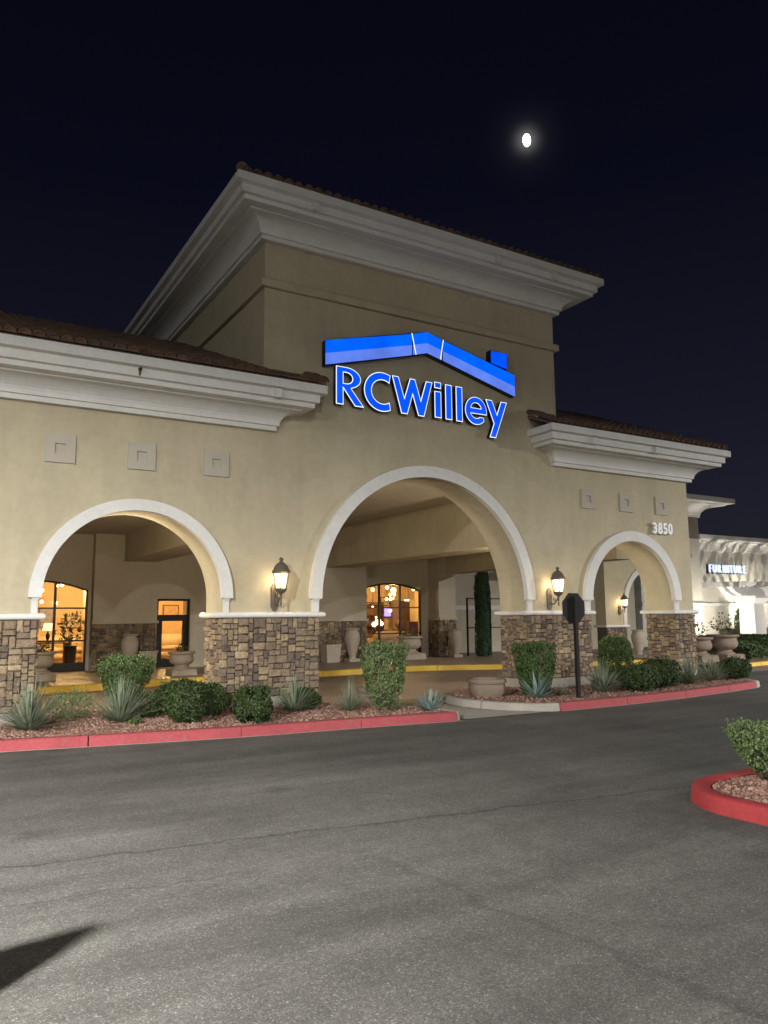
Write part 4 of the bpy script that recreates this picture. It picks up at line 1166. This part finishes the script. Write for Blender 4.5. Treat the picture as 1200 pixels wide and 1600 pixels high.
pot((15.95, 21.9, 0.15), 'tall stone vase beside the cypress court', 'vase', CAST, 1.0)
pot((20.75, 15.75, 0.10), 'left stone urn with a leafy plant beyond the last pier', 'urn', TERRA, 1.2, plant=tuft(90, .5, .36, .64, LEAF_M, .07))
pot((21.75, 15.6, 0.10), 'right stone urn with a leafy plant beyond the last pier', 'urn', TERRA, 1.3, plant=tuft(120, .52, .5, .64, LEAF_M, .07))
pot((20.3, 17.7, 0.15), 'stone vase in the shade under the small right arch', 'vase', CAST, .95)

# cypress and its iron trellis in the court
def cypress(loc, label, h, r, n):
    t = thing('cypress_tree', loc, label, 'tree', 'columnar cypresses in the court')
    z = rng.random(n) ** .9 * h; a = rng.random(n) * 2 * PI
    prof = r * np.clip(np.minimum(z / .35 + .45, 1.0), 0, 1) * np.where(z > h * .8, np.clip((h * 1.02 - z) / (h * .22), .12, 1) ** .5, 1)
    rad = prof * (0.5 + .5 * rng.random(n) ** .4) * (1 + .12 * np.sin(a * 5 + z * 3))
    P = np.stack([rad * np.cos(a), rad * np.sin(a), z], 1)
    top = rng.random(n) < .05; k = rng.integers(0, 7, n)
    P[top, 0] = (k[top] - 3) * r * .25 + rng.normal(0, .012, top.sum()); P[top, 1] = rng.normal(0, r * .3, top.sum()); P[top, 2] = h * .86 + rng.random(top.sum()) * h * .14 * (1 - .5 * np.abs(k[top] - 4) / 4)
    D = np.stack([.25 * np.cos(a), .25 * np.sin(a), np.ones(n)], 1) + unit(n) * .25; D /= np.linalg.norm(D, axis=1, keepdims=True)
    N_ = np.stack([np.cos(a), np.sin(a), np.zeros(n)], 1) + unit(n) * .5
    L_ = .10 * rng.uniform(.6, 1.3, n)
    link('crown', leaf_mesh('crown', P, D, N_, L_, L_ * .35, CYP), None, t)
    put('trunk', MB().tube([(0, 0, -.1), (0, 0, h * .5), (0.02, 0, h * .85)], [.05, .035, .01], 7), BARK, t)
    return t
cypress((17.05, 21.75, 0.08), 'narrow dark cypress in the court behind the middle arch', 3.12, .27, 9000)
tr = thing('iron_trellis', (17.4, 22.3, 0.08), 'dark iron trellis frame behind the cypress', 'trellis')
for x in (-.62, .42, .95): put('post', MB().box(x - .025, x + .025, -.025, .025, 0, 2.12), BRONZE, tr)
for z in (1.05, 2.09): put('rail', MB().box(-.66, 1.0, -.018, .018, z - .02, z + .02), BRONZE, tr)

# ------------------------------------------------------------------ showroom seen through the glass
IW = mat('showroom_wall', (0.62, 0.45, 0.25), 0.85, 0.05, 2)
IF = mat('showroom_floor', (0.30, 0.19, 0.10), 0.4, 0.12, 4)
IC = mat('showroom_ceiling', (0.6, 0.5, 0.36), 0.9)
sr = tag(bpy.data.objects.new('showroom', None), 'warm lit showroom room behind the shop windows', 'room'); COL.objects.link(sr); sr.location = (8, 25, .15)
put('room_wall', MB().box(-3, 21, 29.0, 29.2, .15, 3.5).box(-3.2, -3, 23.2, 29.2, .15, 3.5).box(21, 21.2, 24.55, 29.2, .15, 3.5).box(9.6, 9.8, 24.5, 29, .15, 3.5).box(17.15, 17.7, 25.7, 26.3, .15, 3.5).box(4.5, 4.9, 26.2, 26.6, .15, 3.5).box(16.30, 16.35, 23.16, 24.19, .15, 3.5), IW, sr, world=True)
put('room_floor', MB().box(-3, 16.29, 23.21, 24.55, .10, .152).box(-3, 21, 24.551, 29, .10, .152), IF, sr, world=True)
put('room_ceiling', MB().box(-3, 16.29, 23.21, 24.55, 3.4, 3.5).box(-3, 21, 24.551, 29, 3.4, 3.5), IC, sr, world=True)
GLOBE = emit('pendant_globe_lit', (1.0, 0.74, 0.40), 9.0)
def pendant(x, y, z, r, power, label):
    t = thing('pendant_lamp', (x, y, 3.4), label, 'pendant lamp', 'lit pendant lamps in the showroom')
    put('cord', MB().tube([(0, 0, 0), (0, 0, z - 3.4 + r)], .008, 5), BRONZE, t)
    put('globe', MB().lathe([(.01, z - 3.4 - r)] + [(r * math.sin(PI * k / 8), z - 3.4 - r * math.cos(PI * k / 8)) for k in range(1, 8)] + [(.01, z - 3.4 + r)], 14), GLOBE, t, smooth=True)
    if power: light('bulb', 'POINT', (0, 0, z - 3.4 - r - .05), power * 2.9, (1.0, .60, .24), t, size=.08)
    return t
def LBF(x, z): return 'lit globe pendant behind the left shop window' if x < 5 else 'lit globe pendant seen through the glass door' if x < 9 else 'low hanging lit globe pendant behind the middle shop window' if z < 1.9 else 'lit globe pendant high behind the middle shop window'
random.seed(21)
def seen(u, v, y, left):
    """place in the showroom, at depth y, from measured bearing and height"""
    k = (u - 62) / 72 * .0557 + .1183 if left else (u - 577) / 80 * .0914 + .5716
    x = k * y; d = x * .509 + y * .85
    return x, y, 1.6 + ((965 if left else 961) - v) * d / 1200.0
for (u, v, y, r, p, lf) in ((582, 921, 24.6, .06, 30, 0), (604, 918, 26.0, .065, 0, 0), (614, 922, 25.2, .10, 70, 0), (609, 929, 25.4, .055, 0, 0), (615, 929, 25.9, .06, 0, 0), (603, 936, 25.3, .05, 0, 0), (609, 936, 25.6, .055, 0, 0), (613, 935, 25.8, .045, 0, 0),
                         (609, 954, 26.6, .06, 0, 0), (584, 975, 25.0, .085, 25, 0), (595, 974, 25.6, .075, 0, 0), (587, 964, 27.0, .04, 0, 0), (582, 948, 26.5, .04, 0, 0), (633, 938, 27.2, .035, 0, 0), (637, 938, 27.3, .035, 0, 0), (645, 921, 26.5, .05, 60, 0),
                         (95, 913, 24.6, .055, 60, 1), (88, 915, 25.0, .04, 0, 1), (67, 922, 25.5, .05, 40, 1), (67, 940, 26.0, .05, 0, 1), (120, 905, 26.5, .09, 90, 1)):
    x, y, z = seen(u, v, y, lf)
    pendant(x, y, z, r, p, LBF(x, z))['group'] = LBF(x, z).replace('lit globe pendant', 'pendants')
for (x, y, z, r, p) in ((6.75, 25.0, 2.35, .08, 70), (7.9, 26.8, 2.5, .08, 70)):
    pendant(x, y, z, r, p, LBF(x, z))['group'] = LBF(x, z).replace('lit globe pendant', 'pendants')
FAB = mat('sofa_fabric', (0.55, 0.42, 0.26), 0.95, 0.1, 20, bump=.3, bscale=120)
FAB2 = mat('dark_leather', (0.06, 0.035, 0.025), 0.5, 0.1, 12)
PURP = mat('purple_panel', (0.10, 0.055, 0.14), 0.8)
WOOD = mat('table_wood', (0.16, 0.08, 0.04), 0.4, 0.2, 12)
def sofa(loc, rz, w, label, mt_):
    t = thing('sofa', loc, label, 'sofa', 'showroom furniture', rz)
    def rb(x0, x1, y0, y1, z0, z1):
        b = bmesh.new(); bmesh.ops.create_cube(b, size=1)
        for v in b.verts: v.co = ((x0 + x1) / 2 + v.co.x * (x1 - x0), (y0 + y1) / 2 + v.co.y * (y1 - y0), (z0 + z1) / 2 + v.co.z * (z1 - z0))
        bmesh.ops.bevel(b, geom=b.edges[:], offset=.06, segments=3, affect='EDGES'); me = bpy.data.meshes.new('cushion'); b.to_mesh(me); b.free()
        me.polygons.foreach_set('use_smooth', [True] * len(me.polygons)); return me
    link('base', rb(-w / 2, w / 2, -.42, .42, .08, .34), mt_, t); link('backrest', rb(-w / 2, w / 2, .24, .46, .30, .86), mt_, t)
    for s in (-1, 1): link('armrest', rb(s * w / 2 - .1, s * w / 2 + .1, -.44, .44, .1, .62), mt_, t)
    for k in range(2): link('seat_cushion', rb(-w / 2 + .11 + k * (w - .2) / 2, -w / 2 + .09 + (k + 1) * (w - .2) / 2, -.42, .24, .33, .50), mt_, t)
    return t
sofa((4.0, 26.9, .155), 0, 1.7, 'cream sofa seen through the left shop window', FAB)
sofa((14.9, 24.7, .155), PI, 1.5, 'low pale sofa just inside the middle shop window', FAB)
sofa((17.2, 27.3, .155), .4, 1.8, 'dark leather sofa at the back of the showroom', FAB2)
sofa((7.0, 26.4, .155), -.5, 1.7, 'cream sofa seen through the glass door', FAB)
def table(loc, label, s=1.0):
    t = thing('display_table', loc, label, 'table', 'showroom furniture'); t.scale = (s, s, s)
    put('top', MB().box(-.5, .5, -.3, .3, .70, .74), WOOD, t)
    for a in (-.45, .45):
        for c in (-.25, .25): put('leg', MB().frustum(a, c, 0, .70, .025, .025, .035, .035), WOOD, t)
    return t
table((3.25, 24.5, .155), 'dark wooden display table inside the left shop window')
table((15.3, 26.0, .155), 'dark wooden display table inside the middle shop window')
def table_lamp(loc, label):
    t = thing('table_lamp', loc, label, 'lamp', 'showroom table lamps')
    put('base', MB().lathe([(.07, 0), (.07, .02), (.02, .04), (.05, .12), (.06, .2), (.02, .28), (.012, .36)], 14), BRONZE, t, smooth=True)
    put('shade', MB().lathe([(.16, .33), (.11, .55)], 18, cap=False), emit('shade_lit', (1, .72, .38), 2.2), t, smooth=True)
    return t
table_lamp((3.2, 24.5, .897), 'small lit table lamp inside the left shop window')
table_lamp((15.25, 26.0, .897), 'small lit table lamp inside the middle shop window')
pc = thing('display_screen', (16.05, 24.75, .155), 'purple upright display panel inside the middle shop window', 'display')
put('panel', MB().box(-.22, .22, -.02, .02, .06, 1.2), PURP, pc); put('foot', MB().box(-.25, .25, -.12, .12, 0, .06), BRONZE, pc)
sc_ = thing('video_screen', (17.35, 28.9, 1.72), 'small lilac glowing screen deep in the showroom', 'screen')
put('bezel', MB().box(-.27, .27, -.02, .03, -.2, .2), BLACK, sc_); put('display', MB().box(-.24, .24, -.026, -.0205, -.17, .17), emit('lilac', (.42, .3, 1.0), 2.0), sc_)
fl = thing('potted_ficus', (3.72, 23.75, .155), 'leafy potted ficus standing inside the left shop window', 'plant')
put('pot', MB().lathe([(.11, 0), (.14, .02), (.17, .62), (.18, .64), (.15, .64), (.13, .58), (.02, .57)], 18), BLACK, fl, smooth=True)
tuft(170, .75, .85, .72, LEAF_M, .13)(fl)
for i, (x, z, w_, h_) in enumerate(((3.7, 1.6, .5, .7), (4.6, 1.45, .5, .45), (8.0, 1.8, .6, .5), (17.35, 2.2, .5, .4), (16.9, 1.6, .35, .6))):
    pf = thing('wall_picture', (x, 28.95, z), ['framed picture on the back wall, leftmost in the left shop window', 'framed picture on the back wall, right in the left shop window', 'wide framed picture seen through the glass door', 'framed picture above the table in the middle shop window', 'framed picture at the left of the middle shop window'][i], 'picture')
    put('frame', MB().box(-w_ / 2, w_ / 2, 0, .045, -h_ / 2, h_ / 2), WOOD, pf); put('canvas', MB().box(-w_ / 2 + .04, w_ / 2 - .04, -.004, -.0005, -h_ / 2 + .04, h_ / 2 - .04), mat('canvas', random.choice([(.5, .35, .2), (.3, .3, .35), (.45, .4, .3)]), .9, .25, 6), pf)
cb = thing('display_cabinet', (16.35, 28.4, .155), 'tall open shelf with small wares behind the middle shop window', 'cabinet')
put('side', MB().box(-.5, -.46, -.2, .2, 0, 2.0), WOOD, cb); put('side', MB().box(.46, .5, -.2, .2, 0, 2.0), WOOD, cb); put('back', MB().box(-.46, .46, .17, .2, 0, 2.0), WOOD, cb)
for k in range(5): put('shelf', MB().box(-.46, .46, -.19, .17, .1 + .45 * k, .13 + .45 * k), WOOD, cb)
tw = thing('tall_cabinet', (18.0, 28.3, .155), 'tall plain cabinet at the right behind the middle shop window', 'cabinet')
put('body', MB().box(-.5, .5, -.3, .3, .08, 2.1), FAB, tw); put('plinth', MB().box(-.45, .45, -.25, .25, 0, .08), WOOD, tw); put('door', MB().box(-.48, -.01, -.32, -.301, .12, 2.06), FAB2, tw)
hb = thing('mannequin_bust', (15.95, 25.6, .155), 'dark round topped pedestal bust behind the middle shop window', 'bust')
put('pedestal', MB().lathe([(.16, 0), (.16, .04), (.09, .08), (.09, .62), (.14, .66), (.14, .7)], 16), WOOD, hb, smooth=True)
put('bust', MB().lathe([(.13, .701), (.15, .76), (.07, .86), (.06, .92), (.12, .99), (.15, 1.08), (.13, 1.18), (.06, 1.25), (.01, 1.26)], 18), FAB2, hb, smooth=True)
random.seed(33)

# ------------------------------------------------------------------ neighbouring furniture shop at the right
F = thing('furniture_store', (36, 25, 0), 'pale floodlit furniture shop with a pergola at the right edge', 'building')
def FP(name, mb, m_, parent=None, smooth=False): return put(name, mb, m_, parent or F, world=True, smooth=smooth)
FP('tower_block', MB().box(29.5, 34.0, 25.4, 30, 0, 6.55), WHITEB)
FP('stone_panel', MB().box(29.6, 33.9, 25.33, 25.39, 5.35, 6.5), GREYB)
def cv(z0, z1, o): return [(-.05, z0), (.08, z0), (.08, z0 + .12)] + quarter(.10, z0 + .13, o * .72, z0 + (z1 - z0) * .62) + [(o * .75, z0 + (z1 - z0) * .62), (o * .78, z0 + (z1 - z0) * .70), (o, z0 + (z1 - z0) * .72), (o, z1), (-.05, z1)]
FP('cornice', MB().sweep([(29.5, 30), (29.5, 25.4), (34.0, 25.4), (34.0, 30)], cv(6.45, 7.35, 1.3)), WHITEP)
FP('front_wall', MB().box(34.0, 52, 26.0, 30, 0, 5.1), WHITEB)
FP('cornice', MB().sweep([(34.0, 26.0), (52, 26.0)], cv(4.85, 5.6, .7)), WHITEP)
for i in range(16):
    x = 34.5 + i * .95
    FP('bracket', MB().prism([(26.0, 4.80), (25.90, 4.80), (25.74, 4.95), (25.62, 5.18), (25.50, 5.28), (26.0, 5.28)], 'x', x, x + .2), WHITEP)
FP('string_course', MB().box(34.0, 52, 25.90, 26.02, 1.95, 2.1), WHITEP)
FP('string_course', MB().box(29.45, 34.0, 25.30, 25.42, 1.95, 2.1), WHITEP)
FP('stone_base', MB().box(36, 52, 25.6, 26.0, 0, .75), MORTAR)
# pergola: columns, twin beams, rafters with curved ends
for x in (35.6, 41.2, 46.8):
    c = FP('column', MB().frustum(x, 23.8, 0, 2.05, .44, .44, .40, .40), WHITEP)
    FP('capital', MB().frustum(x, 23.8, 2.051, 2.30, .41, .41, .72, .72).box(x - .74, x + .74, 23.06, 24.54, 2.301, 2.42), WHITEP, c)
    FP('footing', MB().box(x - .52, x + .52, 23.28, 24.32, 0, .2), WHITEP, c)
FP('pergola_beam', MB().prism([(33.6, 2.85), (33.9, 2.60), (34.4, 2.43), (52, 2.43), (52, 2.80), (33.6, 2.80 + .06)], 'y', 23.45, 23.70), WHITEP)
FP('pergola_beam', MB().prism([(33.6, 2.85), (33.9, 2.60), (34.4, 2.43), (52, 2.43), (52, 2.80), (33.6, 2.80 + .06)], 'y', 23.95, 24.20), WHITEP)
for i in range(22):
    x = 34.2 + i * .62
    FP('rafter', MB().prism([(23.0, 3.08), (23.05, 2.95), (23.25, 2.861), (26.0, 2.861), (26.0, 3.12), (23.0, 3.12)], 'x', x, x + .12), WHITEP)
FS = thing('shop_sign', (36.6, 25.98, 3.7), 'small white backlit FURNITURE sign on the neighbouring shop', 'sign')
NAVYB = mat('navy_backing', (0.02, 0.03, 0.10), 0.5)
FWH = emit('furniture_white_lit', (0.75, 0.88, 1.0), 1.0)
for i, c in enumerate('FURNITURE'):
    me = text_mesh(c, .60, .05, .0); w_ = [0, .31, .72, 1.12, 1.55, 1.72, 2.05, 2.46, 2.86][i]
    o = link('letter', me, FWH, FS); o.location = (-1.36 + w_, -.16, 0); o.scale = (.72, 1, 1)
    k_ = link('backing', text_mesh(c, .60, .05, .03), NAVYB, o); k_.location = (-.03, .11, -.02)
# floodlights in the ground that wash this shop
def flood(loc, aim, power, label):
    t = thing('floodlight', loc, label, 'floodlight', 'ground floodlights washing the furniture shop')
    put('housing', MB().lathe([(.05, 0), (.05, .08), (.11, .10), (.13, .26), (.11, .26), (.10, .22)], 14), BLACK, t, smooth=True)
    put('lens', MB().lathe([(.105, .235), (.02, .24)], 14), emit('flood_lens', (1, .95, .82), 8), t)
    l = light('beam', 'AREA', (0, 0, .30), power, (1.0, .95, .84), t, size=.2, aim=aim)
    return t
flood((37.9, 25.0, .76), (0.05, .55, 1), 150, 'floodlight behind the pergola column shining up the shop wall')
flood((43.5, 25.0, .76), (0, .5, 1), 130, 'floodlight further right behind the pergola')
flood((33.2, 23.4, .05), (0.25, .8, 1), 150, 'floodlight at the foot of the tall block of the furniture shop')
flood((38.6, 22.2, .05), (-.1, .8, 1), 150, 'floodlight in front of the pergola by the hedge')
shrub((37.0, 25.2, .05), 'yellow green lit shrub behind the pergola column', 'ball', 1.0, 1.9, 2200, LEAF_P, .12, group='shrubs of the furniture shop')
# layered hedges on the corner bed and its yellow kerb
kerb('kerb', smooth_path([(19.6, 14.2), (22.0, 14.45), (25, 15.0), (30, 16.2), (40, 18.4)], .4), [4, 8, 12], [YEL], h=.9)
sheet('planting_bed', [(19.6, 14.4), (22.0, 14.62), (25, 15.2), (30, 16.4), (40, 18.6), (40, 24.5), (22, 20), (19.6, 16.4)], .10, MULCH)
def hedge(loc, rz, L_, w, h, n, label):
    t = thing('hedge', loc, label, 'hedge', 'layered hedges by the furniture shop', rz)
    P = rng.random((n, 3)) * 2 - 1; k = rng.integers(0, 3, n); s = np.where(rng.random(n) < .5, -1, 1)
    for i in range(n):
        ax = (1, 2, 2)[k[i]]; P[i, ax] = s[i] if ax == 1 else 1.0
    P += rng.normal(0, .05, (n, 3)); u = P.copy()
    P = P * np.array([L_ / 2, w / 2, h / 2]); P[:, 2] += h / 2 + .06 * np.sin(P[:, 0] * 1.7) + .03 * np.sin(P[:, 0] * 4.3)
    D = unit(n); lf = .09 * rng.uniform(.7, 1.3, n)
    link('foliage', leaf_mesh('foliage', P, D, unit(n) + u, lf, lf * .6, LEAF_D), None, t)
    put('core', MB().box(-L_ / 2 + .08, L_ / 2 - .08, -w / 2 + .06, w / 2 - .06, 0, h - .1), LEAF_D, t)
    return t
hedge((25.8, 16.5, .1), .2, 6.0, .9, .36, 7000, 'front clipped hedge of the corner bed behind the yellow kerb')
hedge((27.0, 18.2, .1), .2, 6.5, .9, .46, 6000, 'middle clipped hedge of the corner bed')
hedge((28.4, 20.2, .1), .2, 7.0, 1.0, .52, 6000, 'rear clipped hedge of the corner bed')

# ------------------------------------------------------------------ parking-lot lamps (outside the frame; far left and rear ones added as fill)
LENS = emit('lot_lamp_lens', (1.0, .96, .88), 20)
POLE = mat('pole_bronze', (0.05, 0.04, 0.03), .5, .1, 6)
def lot_lamp(x, y, h, power, label, color=(1.0, .975, .93), arm=(0.6, 0.0), spread=180):
    t = thing('parking_lot_lamp', (x - arm[0], y - arm[1], 0), label, 'street lamp', 'parking lot lamps')
    put('footing', MB().lathe([(.3, -.1), (.3, .75), (.27, .78), (.02, .78)], 20), CONC, t, smooth=True)
    put('pole', MB().frustum(0, 0, .78, h + .15, .075, .075, .055, .055), POLE, t)
    put('arm', MB().tube([(0, 0, h + .12), (arm[0], arm[1], h + .12)], .035, 8), POLE, t)
    hd = put('head', MB().frustum(arm[0], arm[1], h + .02, h + .22, .33, .33, .28, .28), POLE, t)
    put('lens', MB().box(arm[0] - .27, arm[0] + .27, arm[1] - .27, arm[1] + .27, h + .004, h + .018), LENS, t)
    light('lamp', 'AREA', (arm[0], arm[1], h - .01), power, color, t, size=.5, aim=(0, 0, -1), spread=R(spread))
    return t
lot_lamp(-4.3, 1.6, 5.7, 5400, 'parking lot lamp just left of the camera', arm=(-.6, 0))
lot_lamp(27.5, 1.5, 6.6, 8500, 'parking lot lamp far to the right of the building')
lot_lamp(-13.0, -40.0, 6.4, 52000, 'added fill lamp on a pole at the left far behind the camera')  # invented strong lamp, fills the canopy interior through the arches
lot_lamp(1.0, -42.0, 6.4, 42000, 'added fill lamp on a pole at the right far behind the camera')  # second invented far lamp, same interior fill from another direction
lot_lamp(-30.0, -6.0, 12.0, 9500, 'added tall fill lamp far to the left of the building')  # invented lamp, brightens the left side of the tower
lot_lamp(-9.0, -30.0, 12.0, 15000, 'added tall fill lamp behind the camera for the tower')  # invented lamp, gives the tower and its cornice direct light
# invented cone outside the left edge, shaped to cast the lower left shadow
TC = thing('shadow_cone', (-0.30, 3.80, 0), 'tall orange cone added just outside the left edge to cast a shadow', 'shadow caster')
ORG = mat('cone_orange', (.75, .14, .02), .55, .1, 12)
put('base', MB().frustum(0, 0, 0, .04, .34, .34, .32, .32), BLACK, TC)
put('cone', MB().lathe([(.30, .041), (.27, .3), (.215, .65), (.13, 1.0), (.03, 1.30), (.02, 1.305)], 24), ORG, TC, smooth=True)
put('collar', MB().lathe([(.226, .60), (.190, .78)], 24, cap=False), WHITEP, TC, smooth=True)

# ------------------------------------------------------------------ the moon
mo = MB().lathe([(.01, -1)] + [(math.sin(PI * k / 12), -math.cos(PI * k / 12)) for k in range(1, 12)] + [(.01, 1)], 24)
moon = put('moon', mo, emit('moon_lit', (1.0, .97, .92), 12), smooth=True)
tag(moon, 'small bright white moon high in the dark sky', 'moon')
moon.location = Vector((0, 0, 1.6)) + MOON * 900
moon.scale = (4.0, 4.0, 6.4); moon.rotation_euler = (R(8), R(-12), 0)
